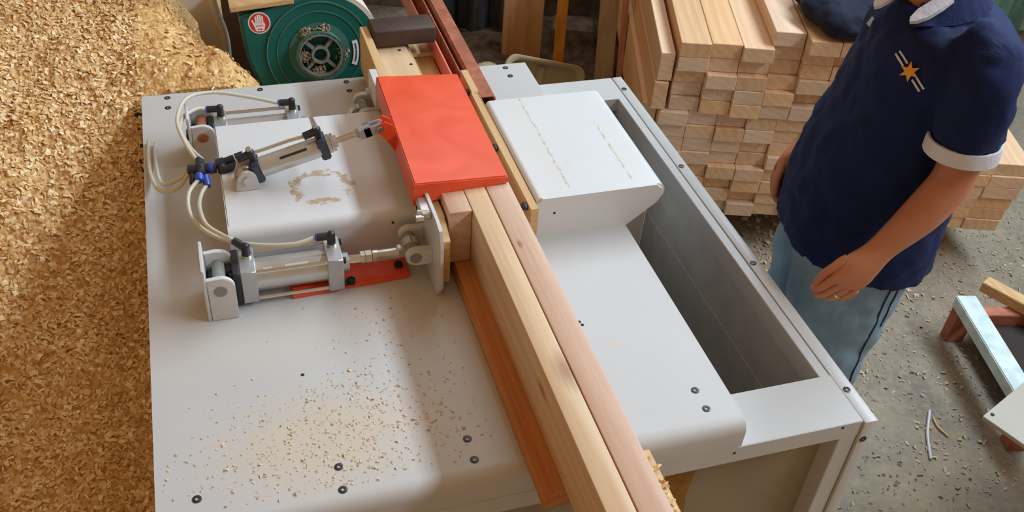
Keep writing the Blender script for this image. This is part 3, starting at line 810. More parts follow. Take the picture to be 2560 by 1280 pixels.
b = NB(); box(b, -.085, .085, -.040, .040, -.024, .024, .006, 3)
box(b, .06, .088, -.03, .03, -.028, .02, .008, 2)
o = obj('steel_bar', b, 'dark_bar', org=(0, 0, 0), smooth=True, label='short dark grimy steel box bar lying across the infeed end', cat='bar')
o.location = (.495, 2.372, 1.014); o.rotation_euler = (0, 0, R(2))

# ------------------------------------------------------------------ blower
blo = thing('dust_blower', (.30, 2.72, 0), 'dark green dust extraction blower with a round grilled inlet and red hand sticker', 'blower')
bc = Vector((.300, 2.60, .848))          # inlet centre on the face plane
tilt = R(10)
def bl(u, v, w):                          # local: u right, v up, w out of the face toward -y
    y = bc.y - w * math.cos(tilt) + v * math.sin(tilt); z = bc.z + v * math.cos(tilt) + w * math.sin(tilt)
    return Vector((bc.x + u, y, z))
def bprism(b, pts, w0, w1, bev=0):
    A = [b.verts.new(bl(u, v, w0)) for u, v in pts]; B_ = [b.verts.new(bl(u, v, w1)) for u, v in pts]
    fs = [b.faces.new(A), b.faces.new(B_[::-1])]
    k = len(pts)
    for i in range(k): fs.append(b.faces.new((A[i], B_[i], B_[(i + 1) % k], A[(i + 1) % k])))
    if bev:
        bmesh.ops.bevel(b, geom=[e for e in fs[1].edges], offset=bev, segments=3, affect='EDGES')
out = arc(.012, .0, .162, 95, -65, 22)
out = [(-.212, .118), (-.10, .142)] + out[0:] + [(.05, -.16), (-.14, -.16), (-.17, -.12), (-.205, .0)]
b = NB(); bprism(b, out, -.22, 0, .008); obj('volute_housing', b, 'green', blo, smooth=True)
def ringb(b, r0, r1, w0, w1, cu=0, cv=0, n=48, a0=0, a1=360):
    """raised annulus r0..r1 between depths"""
    k = n; closed = (a1 - a0) == 360
    secs = []
    for i in range(k if closed else k + 1):
        a = R(a0 + (a1 - a0) * i / k); c, s = math.cos(a), math.sin(a)
        secs.append([b.verts.new(bl(cu + r * c, cv + r * s, w)) for r, w in ((r0, w0), (r0, w1), (r1, w1), (r1, w0))])
    m = len(secs)
    for i in range(m if closed else m - 1):
        A, B_ = secs[i], secs[(i + 1) % m]
        for j in range(4): b.faces.new((A[j], A[(j + 1) % 4], B_[(j + 1) % 4], B_[j]))
    if not closed: b.faces.new(secs[0]); b.faces.new(secs[-1][::-1])
b = NB(); ringb(b, .085, .150, -.001, .004); obj('front_plate', b, 'green', blo, smooth=True)
b = NB(); ringb(b, .146, .150, .003, .0075); obj('outer_bead', b, 'dust_green', blo, smooth=True)
b = NB(); ringb(b, .119, .122, .003, .007); obj('inner_bead', b, 'dust_green', blo, smooth=True)
b = NB(); ringb(b, .062, .069, -.02, .036); ringb(b, .068, .088, .0, .008); obj('inlet_ring', b, 'dust_green', blo, smooth=True)
b = NB(); bprism(b, arc(0, 0, .0625, 0, 345, 23), -.02, -.004); obj('inlet_shadow_plate', b, 'socket', blo, label='black plate for the shaded inlet opening')  # flat black plate painted as the shade inside the inlet
b = NB(); ringb(b, .019, .026, .010, .030); ringb(b, .058, .066, .022, .036)
for a in (50, 135, 225, 315):
    c, s = math.cos(R(a)), math.sin(R(a)); pts = [(c * r - s * t, s * r + c * t) for r, t in ((.022, -.0045), (.06, -.0045), (.06, .0045), (.022, .0045))]
    bprism(b, pts, .012, .026)
obj('inlet_grille', b, 'dust_grey', blo, smooth=True, label='grey four-spoke inlet grille')
# clogged shavings in the inlet
b = NB()
rnd = random.Random(3)
for (u, v, n_) in ((-.046, -.005, 190), (-.008, -.054, 200), (-.030, .064, 90), (.015, .070, 60), (.068, -.01, 40)):
    for i in range(n_):
        ell(b, bl(u + rnd.gauss(0, .010), v + rnd.gauss(0, .008), .006 + rnd.random() * .016), (.0042, .0034, .0022), Quaternion((rnd.random(), rnd.random(), rnd.random(), 1)).normalized().to_matrix(), 1)
obj('clogged_shavings', b, 'clog', blo, kind='stuff')
# sticker with hand
b = NB(); bprism(b, arc(-.160, .098, .031, 0, 350, 35), .0, .0012); st_ = obj('hand_sticker', b, 'white_ring', blo, label='round red and white stop-hand sticker')
b = NB(); bprism(b, arc(-.160, .098, .0275, 0, 350, 35), .0012, .0018); obj('sticker_disc', b, 'label_red', st_)
b = NB()
for i, (x, h) in enumerate(((-.009, .019), (-.003, .0235), (.003, .0235), (.009, .019))):
    bprism(b, [(-.160 + x - .0024, .098), (-.160 + x + .0024, .098), (-.160 + x + .0024, .098 + h), (-.160 + x - .0024, .098 + h)], .0018, .0023)
bprism(b, [(-.172, .100), (-.147, .100), (-.144, .092), (-.147, .080), (-.150, .0745), (-.169, .0745), (-.173, .080)], .0018, .0023)
bprism(b, [(-.173, .084), (-.171, .095), (-.178, .108), (-.1815, .106)], .0018, .0023)
obj('sticker_hand', b, 'white_ring', st_)
b = NB(); bprism(b, [(-.166, .078), (-.162, .078), (-.162, .082), (-.166, .082)], .0023, .0026); bprism(b, [(-.160, .078), (-.154, .078), (-.154, .082), (-.160, .082)], .0023, .0026); bprism(b, [(-.170, .089), (-.150, .089), (-.150, .091), (-.170, .091)], .0023, .0026)
obj('sticker_print', b, 'label_red', st_)
b = NB(); ringb(b, .098, .114, .0075, .0085, 0, 0, 14, -24, 16); obj('curved_sticker', b, 'white_ring', blo, label='curved white arrow sticker')
b = NB(); ringb(b, .104, .108, .0085, .0092, 0, 0, 10, -19, 0); ringb(b, .1035, .1075, .0085, .0092, 0, 0, 6, 1, 11); obj('sticker_arrow', b, 'label_dark', blo)
b = NB(); ringb(b, .163, .176, -.215, -.004, .012, 0, 30, 5, 78); obj('housing_rim', b, 'sheet_white', blo, smooth=True, label='dusty pale rim')
b = NB(); bprism(b, [(-.235, .135), (-.06, .148), (-.06, .162), (-.235, .150)], -.25, .012, .002); obj('top_board', b, 'strip', blo, smooth=True, label='pale board on the blower top')
b = NB(); box(b, .14, .46, 2.64, 2.84, 0, .70); obj('blower_stand', b, 'dark_bar', blo)

# left of the blower: white sheet and brown panel
b = NB(); prism(b, [(.030, .60), (.045, .78), (.018, .92), (-.045, 1.35), (-.34, 1.35), (-.080, .93), (-.025, .84), (-.015, .60)], 'y', 2.86, 2.868, .002)
tube(b, [(.040, 2.858, .62), (.048, 2.858, .78), (.022, 2.858, .92), (-.042, 2.858, 1.35)], .012, 10)
obj('metal_sheet', b, 'sheet_white', label='off-white curved sheet standing between the shavings heap and the blower', cat='sheet', smooth=True)
b = NB(); box(b, .05, .34, 3.0, 3.02, 0, 1.3); obj('fibre_panel', b, 'carton', label='dark brown panel standing upright behind the green blower', cat='panel')

# ------------------------------------------------------------------ shavings heap (one uncountable mass)
def hz(x, y):
    z = .12 + .51 * (y - 1.0) if y < 2.5 else .885 + .17 * (y - 2.5)
    z += .10 * max(0, -x - .2)
    if y < .9: z = .07 + (y - .9) * .1
    # falls away on the right behind the table
    if y > 2.0:
        edge = .085 - .42 * max(0, y - 2.5) if y < 2.9 else -.083 + .03 * (y - 2.9)
        if x > edge - .05: z -= (1.1 if y < 2.6 else 1.1 + min(3, (y - 2.6) * 40)) * (x - edge + .05)
    if x > -.19 and y < 2.41: z = min(z, .70)
    v = Vector((x, y, 0))
    z += .05 * noise.noise(v * 2.3) + .022 * noise.noise(v * 7) + .010 * noise.noise(v * 19) + .006 * noise.noise(v * 42)
    return max(z, -.02)
xs = np.concatenate([np.arange(-3.2, -1.6, .05), np.arange(-1.6, .36, .014)])
ys = np.concatenate([np.arange(-.2, .9, .05), np.arange(.9, 3.3, .016), np.arange(3.3, 4.76, .05)])
H = np.array([[hz(x, y) for y in ys] for x in xs])
nx, ny = len(xs), len(ys)
verts = np.zeros((nx * ny, 3)); XX, YY = np.meshgrid(xs, ys, indexing='ij')
verts[:, 0] = XX.ravel(); verts[:, 1] = YY.ravel(); verts[:, 2] = H.ravel()
def keep(i, j):
    x, y = xs[i], ys[j]
    return not (x > -.205 and y < 2.39)
faces = [(i * ny + j, (i + 1) * ny + j, (i + 1) * ny + j + 1, i * ny + j + 1) for i in range(nx - 1) for j in range(ny - 1) if keep(i + 1, j)]
nb = len(faces); tones = [.5] * nb
V_ = verts.tolist(); rng = np.random.default_rng(5)
def flake(V_, F_, T_, p, nrm, size, rng, curl=True):
    a = Vector(rng.normal(size=3)); nrm = Vector(nrm) + Vector(rng.normal(size=3)) * .45; nrm.normalize()
    u = a.cross(nrm)
    if u.length < 1e-3: return
    u.normalize(); w = nrm.cross(u)
    L = size * (0.6 + rng.random() * 1.0); Wd = L * (.22 + .4 * rng.random()); k = 3; cv = (rng.random() - .2) * 1.6 if curl else .3
    base = len(V_); t = rng.random()
    for i in range(k + 1):
        s = i / k - .5; hgt = cv * L * (.25 - s * s)
        for q in (-.5, .5):
            P = Vector(p) + u * (s * L) + w * (q * Wd) + nrm * (hgt + size * .12)
            V_.append((P.x, P.y, P.z))
    for i in range(k):
        F_.append((base + 2 * i, base + 2 * i + 1, base + 2 * i + 3, base + 2 * i + 2)); T_.append(t)
N_ = 34000
cnt = 0
while cnt < N_:
    # denser close to the camera-facing part in view
    x = -.19 - abs(rng.normal()) * .42 if rng.random() < .75 else rng.uniform(-1.3, .14)
    y = rng.uniform(1.0, 3.4)
    if x > -.20 and y < 2.41: continue
    if x > .20: continue
    z = hz(x, y); e = .01
    nr = (-(hz(x + e, y) - z) / e, -(hz(x, y + e) - z) / e, 1)
    flake(V_, faces, tones, (x, y, z), nr, .013, rng); cnt += 1
me = bpy.data.meshes.new('sawdust_heap'); me.from_pydata(V_, [], faces)
at_ = me.attributes.new('tone', 'FLOAT', 'FACE'); at_.data.foreach_set('value', np.array(tones, dtype=np.float32))
me.materials.append(M['chips_bed']); me.materials.append(M['chips'])
mi = np.zeros(len(faces), dtype=np.int32); mi[nb:] = 1; me.polygons.foreach_set('material_index', mi)
me.update()
o = bpy.data.objects.new('sawdust_heap', me); C.objects.link(o)
tagp(o, 'huge heap of loose yellow-brown wood shavings filling the left side beside the machine', 'wood shavings', kind='stuff')

def scatter(name, n_, fn, size, label, cat, seed, mat='chips', zf=None):
    rng = np.random.default_rng(seed); V_ = []; F_ = []; T_ = []
    while n_ > 0:
        p = fn(rng)
        if p is None: continue
        flake(V_, F_, T_, p, (0, 0, 1), size * (.5 + rng.random()), rng, True); n_ -= 1
    me = bpy.data.meshes.new(name); me.from_pydata(V_, [], F_)
    a = me.attributes.new('tone', 'FLOAT', 'FACE'); a.data.foreach_set('value', np.array(T_, dtype=np.float32))
    me.materials.append(M[mat]); me.update()
    o = bpy.data.objects.new(name, me); C.objects.link(o); tagp(o, label, cat, kind='stuff'); return o
def fl_(rng):
    x = rng.uniform(1.2, 3.2); y = rng.uniform(.5, 4.0)
    if x < 2.9 and y > 2.45: return None
    if x > 1.65 and y < 1.2: return None
    if 1.3 < x < 1.62 and 1.38 < y < 1.8: return None
    if x < 1.75 and y > 2.3 : return None if rng.random() < .6 else (x, y, .001)
    return (x, y, .001)
scatter('floor_shavings', 5200, fl_, .0085, 'pale wood chips strewn over the concrete floor on the right', 'wood chips', 11, mat='floor_chips')
def dk(rng):
    while True:
        if rng.random() < .8: x, y = rng.normal(.11, .13), rng.normal(1.14, .08)
        else: x, y = rng.normal(.22, .08), rng.normal(1.3, .12)
        if -.18 < x < .40 and 1.04 < y < 1.50: return (x, y, DZ + .0003)
scatter('fine_shavings', 1100, dk, .0037, 'fine pale shavings scattered over the front left of the white deck', 'wood chips', 12, mat='fine_chips')
scatter('strip_shavings', 1400, lambda r: (r.uniform(.505, .655), r.uniform(.4, .99), .869 + r.random() * .006), .008, 'chips heaped on the narrow board below the beam ends', 'wood chips', 13)
scatter('stack_shavings', 900, lambda r: (r.uniform(1.3, 2.3), r.uniform(2.0, 2.6), .001), .016, 'brown chips on the floor in front of the lumber stack', 'wood chips', 14, mat='floor_chips')

# ------------------------------------------------------------------ lumber stacks
P0 = Vector((1.729, 2.452, 0))
BL = 1.62
def board_mesh(w, h, BL=BL):
    b = NB(); box(b, 0, w, 0, BL, 0, h, .0018, 1); me = bpy.data.meshes.new('pine_board')
    bmesh.ops.recalc_face_normals(b, faces=b.faces[:]); b.to_mesh(me); b.free(); me.materials.append(M['board']); return me
me_flat = board_mesh(.0990, .0508); me_edge = board_mesh(.047, .1005)
ordn = ['top', 'second', 'third', 'fourth', 'fifth', 'sixth', 'seventh', 'eighth', 'ninth']
rb = random.Random(21)
proto = None
def put_board(me, s, z, depth, label, group):
    p = P0 + SU * s + SN * depth
    o = bpy.data.objects.new('pine_board', me); C.objects.link(o)
    o.location = (p.x, p.y, z); o.rotation_euler = (0, 0, SA)
    return tagp(o, label, 'board', group)
G1 = 'pine boards in the large stack behind the machine'
rows = [.762 - .0515 * i for i in range(13)]
# bottom row bottom at ~.14
for ri, z in enumerate(rows):
    low_ = ri >= 5
    for ci in range(7):
        s = (-.335 if low_ else -.305) + .1005 * ci + rb.uniform(-.0006, .0006)
        dp = rb.choice((-.012, 0, 0, .012, .022)) + rb.uniform(-.004, .004)
        if ri < 6 and ci < 7:
            lb = 'pine board, %s row of the large stack, %s from its left end' % (ordn[ri] + ' full' if ri else 'topmost full', ('first', 'second', 'third', 'fourth', 'fifth', 'sixth', 'seventh')[ci])
        else: lb = 'pine board in the lower half of the large stack, cut end facing the machine'
        put_board(me_flat, s, z, dp, lb, G1)
put_board(me_edge, -.362, .667, .004, 'upper of two pine boards set on edge at the left side of the large stack', G1)
put_board(me_edge, -.368, .563, .012, 'lower of two pine boards set on edge at the left side of the large stack', G1)
for k in range(2): put_board(me_edge, -.386 + .0, .458 - k * .104, -.03, 'pine board on edge low at the left side of the large stack, behind the others', G1)
for k, (s, d) in enumerate(((-.010, -.004), (.094, .046), (.196, .044), (.297, .050))):
    put_board(me_flat, s, .8135, d, ['leftmost raised pine board lying on top of the large stack', 'raised top board just right of the leftmost raised one, under the dark bag', 'second raised top board under the dark bag', 'rightmost raised top board on the large stack behind the man'][k], G1)
G2 = 'pine boards in the low stack behind the man'
me_flat2 = board_mesh(.128, .0475, 1.05)
for ri in range(6):
    for ci in range(4):
        s = .455 + .1285 * ci + .006 * ri
        put_board(me_flat2, s, .143 + .048 * ri, rb.choice((0, 0, .004, .008)), 'pine board, %s row of the low stack, %s' % (('bottom', 'second lowest', 'third lowest', 'third highest', 'second highest', 'top')[ri], ('leftmost, hidden behind the man', 'second from the left behind the man', 'second from the right end', 'at the right end')[ci]), G2)
# bearers under the stacks
for k, (s, d, w) in enumerate(((.0, -.30, .70), (.0, -1.2, .70), (.72, -.16, .26), (.72, -.8, .46))):
    b = NB(); box(b, -w / 2, w / 2, -.05, .05, 0, .141, .003)
    o = obj('stack_bearer', b, 'carton', org=(0, 0, 0), label=['dark wooden bearer under the front of the large stack', 'dark wooden bearer under the back of the large stack', 'dark wooden bearer under the front of the low stack', 'dark wooden bearer under the back of the low stack'][k], cat='bearer', group='bearers under the lumber')
    p = P0 + SU * s + SN * d; o.location = p; o.rotation_euler = (0, 0, SA)

# ------------------------------------------------------------------ things along the back wall
def upright(name, pts_b, h, lean, mat, label, cat, th=.02):
    """board standing: bottom edge from a to b, leaning by vector"""
    a, c = Vector(pts_b[0]), Vector(pts_b[1]); d = (c - a).normalized(); nrm = Vector((-d.y, d.x, 0)) * th; up = Vector((lean[0], lean[1], h))
    b = NB(); hexa(b, [tuple(p) for p in (a, c, c + nrm, a + nrm, a + up, c + up, c + nrm + up, a + nrm + up)], .002)
    return obj(name, b, mat, smooth=True, label=label, cat=cat)
upright('wooden_post', [(1.30, 3.95, 0), (1.475, 3.90, 0)], 2.2, (0, .05), 'rough_wood', 'broad orange-brown wooden post standing against the corrugated wall', 'post', .06)
upright('wooden_batten', [(1.475, 3.72, 0), (1.52, 3.71, 0)], 1.9, (.10, .35), 'rough_wood', 'thin wooden batten leaning beside the broad post', 'batten', .025)
upright('plywood_sheet', [(1.475, 3.22, 0), (1.545, 3.198, 0)], 1.9, (0.03, .30), 'ply', 'grey-tan plywood offcut leaning between the green wall and the lumber stack', 'plywood', .018)
upright('red_batten', [(1.538, 3.14, 0), (1.558, 3.134, 0)], 1.9, (0.03, .30), 'red_wood', 'narrow reddish batten leaning against the plywood next to the lumber', 'batten', .03)
b = NB(); box(b, -.1, .1, -.08, .08, 0, .15, .012, 2)
for v in b.verts: v.co += Vector((noise.noise(v.co * 30) * .008, noise.noise(v.co * 30 + Vector((5, 0, 0))) * .008, 0))
o = obj('concrete_block', b, 'concrete_block', org=(0, 0, 0), smooth=True, label='rough grey concrete block on the floor under the green wall sheet', cat='block'); o.location = (1.66, 3.98, 0); o.rotation_euler = (0, 0, SA)
b = NB(); ell(b, (1.16, 3.70, .04), (.10, .10, .07), None, 3); 
for v in b.verts: v.co += Vector((1, 1, 1)) * noise.noise(v.co * 9) * .02; v.co.z = max(v.co.z, .0)
obj('cloth_sack', b, 'tub', label='dull crumpled sack on the floor behind the steel tube', cat='sack', smooth='all')

b = NB(); gx = 26; gy = 16; G = []
for i in range(gx + 1):
    for j in range(gy + 1):
        p = WO + SU * (-.5 + 1.5 * i / gx) + SN * (-.0 + .75 * j / gy); e = max(0, math.sin(math.pi * i / gx)) ** .5 * max(0, math.sin(math.pi * j / gy)) ** .6
        G.append(b.verts.new((p.x, p.y, -.01 + e * (.035 + .05 * (noise.noise(p * 6) + .5) + .03 * noise.noise(p * 19)))))
for i in range(gx):
    for j in range(gy): a = i * (gy + 1) + j; b.faces.new((G[a], G[a + gy + 1], G[a + gy + 2], G[a + 1]))
obj('debris_heap', b, 'soil', label='dark dusty rubble heaped along the foot of the corrugated wall', cat='debris', kind='stuff', smooth='all')

# beige plastic tub leaning behind the machine
tubt = thing('plastic_tub', (1.28, 3.1, 0), 'large beige plastic tub standing on edge on the floor behind the white machine', 'tub')
tu = Vector((.94, .10, -.32)).normalized(); tv = Vector((.31, .30, .90)); tv = (tv - tu * tv.dot(tu)).normalized(); tw = tu.cross(tv)
tc_ = Vector((1.285, 3.30, .352)) - tv * .155
def rr(w, h, r, k=7):
    p = []
    for cx, cy, a in ((w - r, h - r, 0), (-w + r, h - r, 90), (-w + r, -h + r, 180), (w - r, -h + r, 270)): p += arc(cx, cy, r, a, a + 90, k)
    return p
def tl(u, v, w): return tc_ + tu * u + tv * v + tw * w
b = NB()
rings = []
for w_, h_, d_ in ((.178, .118, .0), (.185, .125, .0), (.185, .125, -.012), (.178, .118, -.012), (.16, .10, -.13), (.15, .09, -.13)):
    pass
outer_ = [(.19, .155, .05, .006), (.19, .155, .05, -.006), (.176, .141, .05, -.008), (.168, .133, .05, -.05)]
inner_ = [(.160, .126, .05, -.044), (.170, .135, .05, -.004), (.182, .147, .05, .006)]
rings = [[tl(u, v, d) for u, v in rr(w, h, r)] for w, h, r, d in outer_] + [[tl(u, v, d) for u, v in rr(w, h, r)] for w, h, r, d in inner_]
L = [[b.verts.new(p) for p in r] for r in rings]; kk = len(L[0])
for a, c in zip(L, L[1:] + L[:1]):
    if a is L[3] : continue
    for j in range(kk): b.faces.new((a[j], a[(j + 1) % kk], c[(j + 1) % kk], c[j]))
b.faces.new(L[3]); b.faces.new(L[4])
obj('tub_shell', b, 'tub', tubt, smooth=True)
b = NB(); hexa(b, [tuple(tl(u, v, d)) for v in (-.12, .12) for u, d in ((-.016, -.045), (.016, -.045), (.010, -.022), (-.010, -.022))], .004); obj('centre_rib', b, 'tub', tubt, smooth=True)

# ------------------------------------------------------------------ right foreground: frame, bar, panel
rf = thing('rusty_steel_frame', (2.35, 1.6, 0), 'low rusty steel frame with a galvanised top bar on the floor at right', 'frame')
A_ = Vector((2.247, 1.851, 0)); B_ = Vector((2.315, 1.835, 0)); dr = (Vector((2.150, 1.448, 0)) - A_).normalized(); wv = (B_ - A_)
b = NB(); L_ = .52
hexa(b, [tuple(A_ + Vector((0, 0, .125))), tuple(A_ + dr * L_ + Vector((0, 0, .125))), tuple(B_ + dr * L_ + Vector((0, 0, .125))), tuple(B_ + Vector((0, 0, .125))), tuple(A_ + Vector((0, 0, .17))), tuple(A_ + dr * L_ + Vector((0, 0, .17))), tuple(B_ + dr * L_ + Vector((0, 0, .17))), tuple(B_ + Vector((0, 0, .17)))], .003)
obj('top_bar', b, 'galv', rf, smooth=True, label='bright galvanised steel bar')
b = NB(); p = A_ + wv * .5
def bxo(b, org, d1, l0, l1, w0, w1, z0, z1):
    d2 = Vector((-d1.y, d1.x, 0)); q = [org + d1 * l + d2 * w for l, w in ((l0, w0), (l1, w0), (l1, w1), (l0, w1))]
    hexa(b, [(p.x, p.y, z0) for p in q] + [(p.x, p.y, z1) for p in q], .002)
bxo(b, A_, dr, .004, .05, .004, .064, 0, .125); obj('frame_leg', b, 'rust', rf)
b = NB(); bxo(b, A_, dr, .465, .515, .004, .064, 0, .125); obj('frame_leg', b, 'rust', rf)
b = NB(); bxo(b, A_, dr, .004, .05, .07, .9, .06, .125); obj('cross_rail', b, 'rust', rf)
b = NB(); bxo(b, A_, dr, .055, .45, .075, .9, .06, .085); obj('interior_shade_sheet', b, 'interior_shade', rf)  # dark sheet added as the shaded interior of the frame
b = NB(); bxo(b, A_ + Vector((.14, .04, 0)), Vector((.45, -.89, 0)).normalized(), 0, .4, 0, .05, .126, .165); obj('wood_offcut', b, 'strip', smooth=True, label='wooden offcut lying across the rusty steel frame at the right edge', cat='offcut')
A2 = Vector((1.73, 1.196, .44)); e1_ = (Vector((1.918, 1.271, .44)) - A2).normalized(); e2_ = (Vector((1.685, .986, .44)) - A2); e2_ -= e1_ * e2_.dot(e1_); e2_.normalize()
b = NB(); q = [A2, A2 + e1_ * .6, A2 + e1_ * .6 + e2_ * .9, A2 + e2_ * .9]
hexa(b, [tuple(p - Vector((0, 0, .012))) for p in q] + [tuple(p) for p in q], .001)
pan = obj('grey_steel_table', b, 'panel', smooth=True, label='grey-beige steel table top corner at the lower right edge of the photo', cat='table')
for l, w in ((.26, .32), (.55, .30), (.26, .8), (.55, .8)):
    p = A2 + e1_ * l + e2_ * w
    b = NB(); cyl(b, (p.x, p.y, 0), (p.x, p.y, .428), .02, 12); obj('table_leg', b, 'rust', pan)
p = A2 + e1_ * .025 + e2_ * .012
b = NB(); cyl(b, (p.x, p.y, .438), (p.x, p.y, .4415), .005, 12); obj('screw', b, 'socket', pan)
for (a, c_, r, lb) in (((1.991, 1.543, .006), (1.877, 1.377, .006), .0042, 'long pale wood splinter lying on the concrete floor'), ((1.985, 1.515, .004), (1.985, 1.44, .004), .0035, 'short wood splinter touching the longer splinter on the floor')):
    b = NB(); tube(b, [a, tuple((Vector(a) + Vector(c_)) / 2 + Vector((-.008, .003, 0))), c_], r, 6, 4); obj('wood_splinter', b, 'trim_white' if r > .004 else 'strip', label=lb, cat='splinter', group='splinters on the floor')

b = NB()
for c_, r_ in (((3.30, 3.15, .13), (.22, .18, .13)), ((3.36, 3.3, .25), (.18, .16, .12))): ell(b, c_, r_, None, 3)
for v in b.verts: v.co += Vector((1, 1, .6)) * noise.noise(v.co * 8) * .03; v.co.z = max(v.co.z, 0)
obj('green_bag', b, 'bright_green', label='bright green plastic sack on the floor beyond the low stack at the right edge', cat='sack', smooth='all')

# ------------------------------------------------------------------ bag on the stack
def remesh(o, vox, sm=4, dis=None):
    m = o.modifiers.new('skin', 'REMESH'); m.mode = 'VOXEL'; m.voxel_size = vox; m.use_smooth_shade = True
    if sm:
        s = o.modifiers.new('smooth', 'SMOOTH'); s.iterations = sm; s.factor = .5
    if dis:
        tx = bpy.data.textures.new('folds', 'CLOUDS'); tx.noise_scale = dis[1]; tx.noise_depth = 2
        d = o.modifiers.new('folds', 'DISPLACE'); d.texture = tx; d.strength = dis[0]; d.mid_level = .5; d.texture_coords = 'LOCAL'
BZ = .866
b = NB()
for c_, r_ in (((1.955, 2.52, BZ + .045), (.10, .16, .05)), ((2.04, 2.48, BZ + .05), (.14, .13, .055)), ((2.14, 2.50, BZ + .06), (.13, .13, .065)), ((2.10, 2.64, BZ + .085), (.18, .13, .075)), ((1.93, 2.66, BZ + .03), (.05, .05, .03))):
    ell(b, c_, r_, None, 3)
box(b, 1.98, 2.2, 2.40, 2.66, BZ, BZ + .03)
bag = obj('fabric_bag', b, 'navy_bag', smooth='all', label='dark navy nylon bag slumped on top of the large lumber stack beside the man', cat='bag'); remesh(bag, .012, 8, (.03, .07))
b = NB(); tube(b, [(2.02, 2.44, BZ + .120), (2.01, 2.385, BZ + .095), (2.04, 2.345, BZ + .06), (2.11, 2.33, BZ + .045), (2.16, 2.35, BZ + .045)], .0045, 8); obj('piping', b, 'dark_bar', bag, smooth='all')
b = NB(); hexa(b, [(2.14, 2.45, BZ + .13), (2.20, 2.44, BZ + .10), (2.205, 2.46, BZ + .105), (2.145, 2.47, BZ + .135), (2.13, 2.45, BZ + .16), (2.19, 2.44, BZ + .16), (2.195, 2.46, BZ + .165), (2.135, 2.47, BZ + .165)], .004); obj('strap', b, 'navy_bag', bag, smooth=True)
b = NB(); prism(b, [(2.105, BZ + .16), (2.145, BZ + .165), (2.148, BZ + .145), (2.132, BZ + .105), (2.118, BZ + .105), (2.102, BZ + .14)], 'y', 2.368, 2.373, .001); obj('zip_pull', b, 'white_ring', bag, smooth=True, label='pale metal clip')
bag.location += Vector((-.025, -.055, 0))

# ------------------------------------------------------------------ person
bx, by = 1.475, 1.585
PR = R(-22)
def T(dx, dy, z): return (bx + dx * math.cos(PR) - dy * math.sin(PR), by + dx * math.sin(PR) + dy * math.cos(PR), z)
per_m = bpy.data.meshes.new('person')
J = {  # joint: (pos, radius, parent)
 'pelvis': (T(0, 0, .92), .13, None),
 'spine': (T(-.02, 0, 1.12), .12, 'pelvis'),
 'chest': (T(0, 0, 1.28), .115, 'spine'),
 'neck0': (T(-.01, 0, 1.38), .060, 'chest'),
 'neck1': (T(-.035, 0, 1.46), .056, 'neck0'),
 'head0': (T(-.06, 0, 1.53), .080, 'neck1'),
 'head1': (T(-.065, 0, 1.59), .090, 'head0'),
 'head2': (T(-.055, 0, 1.65), .070, 'head1'),
 # left arm (nearer the camera)
 'ls': (T(.055, -.18, 1.355), .045, 'chest'),
 'lu': (T(.072, -.226, 1.25), .046, 'ls'),
 'le': ((1.458, 1.328, 1.12), .047, 'lu'),
 'lf': ((1.405, 1.322, 1.040), .046, 'le'),
 'lw': ((1.340, 1.330, .950), .031, 'lf'),
 'lp0': ((1.318, 1.328, .922), .033, 'lw'),
 'lp1': ((1.292, 1.325, .890), .034, 'lp0'),
 'rs': (T(.055, .18, 1.355), .045, 'chest'),
 'ru': (T(.070, .226, 1.24), .046, 'rs'),
 're': (T(.0, .225, 1.10), .047, 'ru'),
 'rf': (T(-.06, .20, .99), .042, 're'),
 'rw': (T(-.115, .175, .905), .031, 'rf'),
 'rp0': (T(-.135, .165, .88), .033, 'rw'),
 'rp1': (T(-.16, .155, .85), .034, 'rp0'),
 'lh': (T(0, -.10, .84), .095, 'pelvis'), 'lk': (T(-.02, -.11, .50), .062, 'lh'), 'la': (T(.02, -.115, .10), .042, 'lk'), 'lt0': (T(-.06, -.12, .045), .04, 'la'), 'lt1': (T(-.15, -.125, .035), .035, 'lt0'),
 'rh': (T(0, .10, .84), .095, 'pelvis'), 'rk': (T(-.02, .12, .50), .062, 'rh'), 'ra': (T(.02, .125, .10), .042, 'rk'), 'rt0': (T(-.06, .13, .045), .04, 'ra'), 'rt1': (T(-.15, .135, .035), .035, 'rt0'),
}
def finger(pre, root, pts, rad):
    last = root
    for i, (p, r) in enumerate(zip(pts, rad)):
        J['%s%d' % (pre, i)] = (p, r, last); last = '%s%d' % (pre, i)
def hand(pre, W0, fwd, side, down, palm):
    """fwd: along the hand; side: toward the thumb; down: palm side (curl direction)"""
    W0 = Vector(W0); f, s, d = (Vector(v).normalized() for v in (fwd, side, down))
    lens = (.043, .047, .044, .034)
    for i, off in enumerate((.031, .011, -.010, -.030)):
        k = W0 + f * (.038 - abs(i - 1.2) * .004) + s * off
        J['%sk%d' % (pre, i)] = (k, .0125, palm)
        a = k + f * lens[i] * .62 + d * lens[i] * .55
        c = a + f * lens[i] * -.05 + d * lens[i] * .62
        e = c - f * lens[i] * .42 + d * lens[i] * .22
        finger('%sf%d_' % (pre, i), '%sk%d' % (pre, i), (a, c, e), (.0098, .0088, .0075))
    t0 = W0 - f * .012 + s * .034 + d * .012; t1 = t0 + f * .034 + s * .014 + d * .014; t2 = t1 + f * .030 - s * .006 + d * .012
    finger('%st_' % pre, palm, (t0, t1, t2), (.0135, .0108, .0090))
hand('l', J['lp1'][0], (-.55, -.05, -.83), (-.70, .25, .45), (-.20, .55, -.60), 'lp1')
hand('r', J['rp1'][0], (-.35, -.25, -.90), (-.7, -.2, .35), (.2, -.6, -.6), 'rp1')
names = list(J); idx = {k: i for i, k in enumerate(names)}
org_p = Vector((bx, by, 0))
per_m.from_pydata([tuple(Vector(J[k][0]) - org_p) for k in names], [(idx[k], idx[J[k][2]]) for k in names if J[k][2]], [])
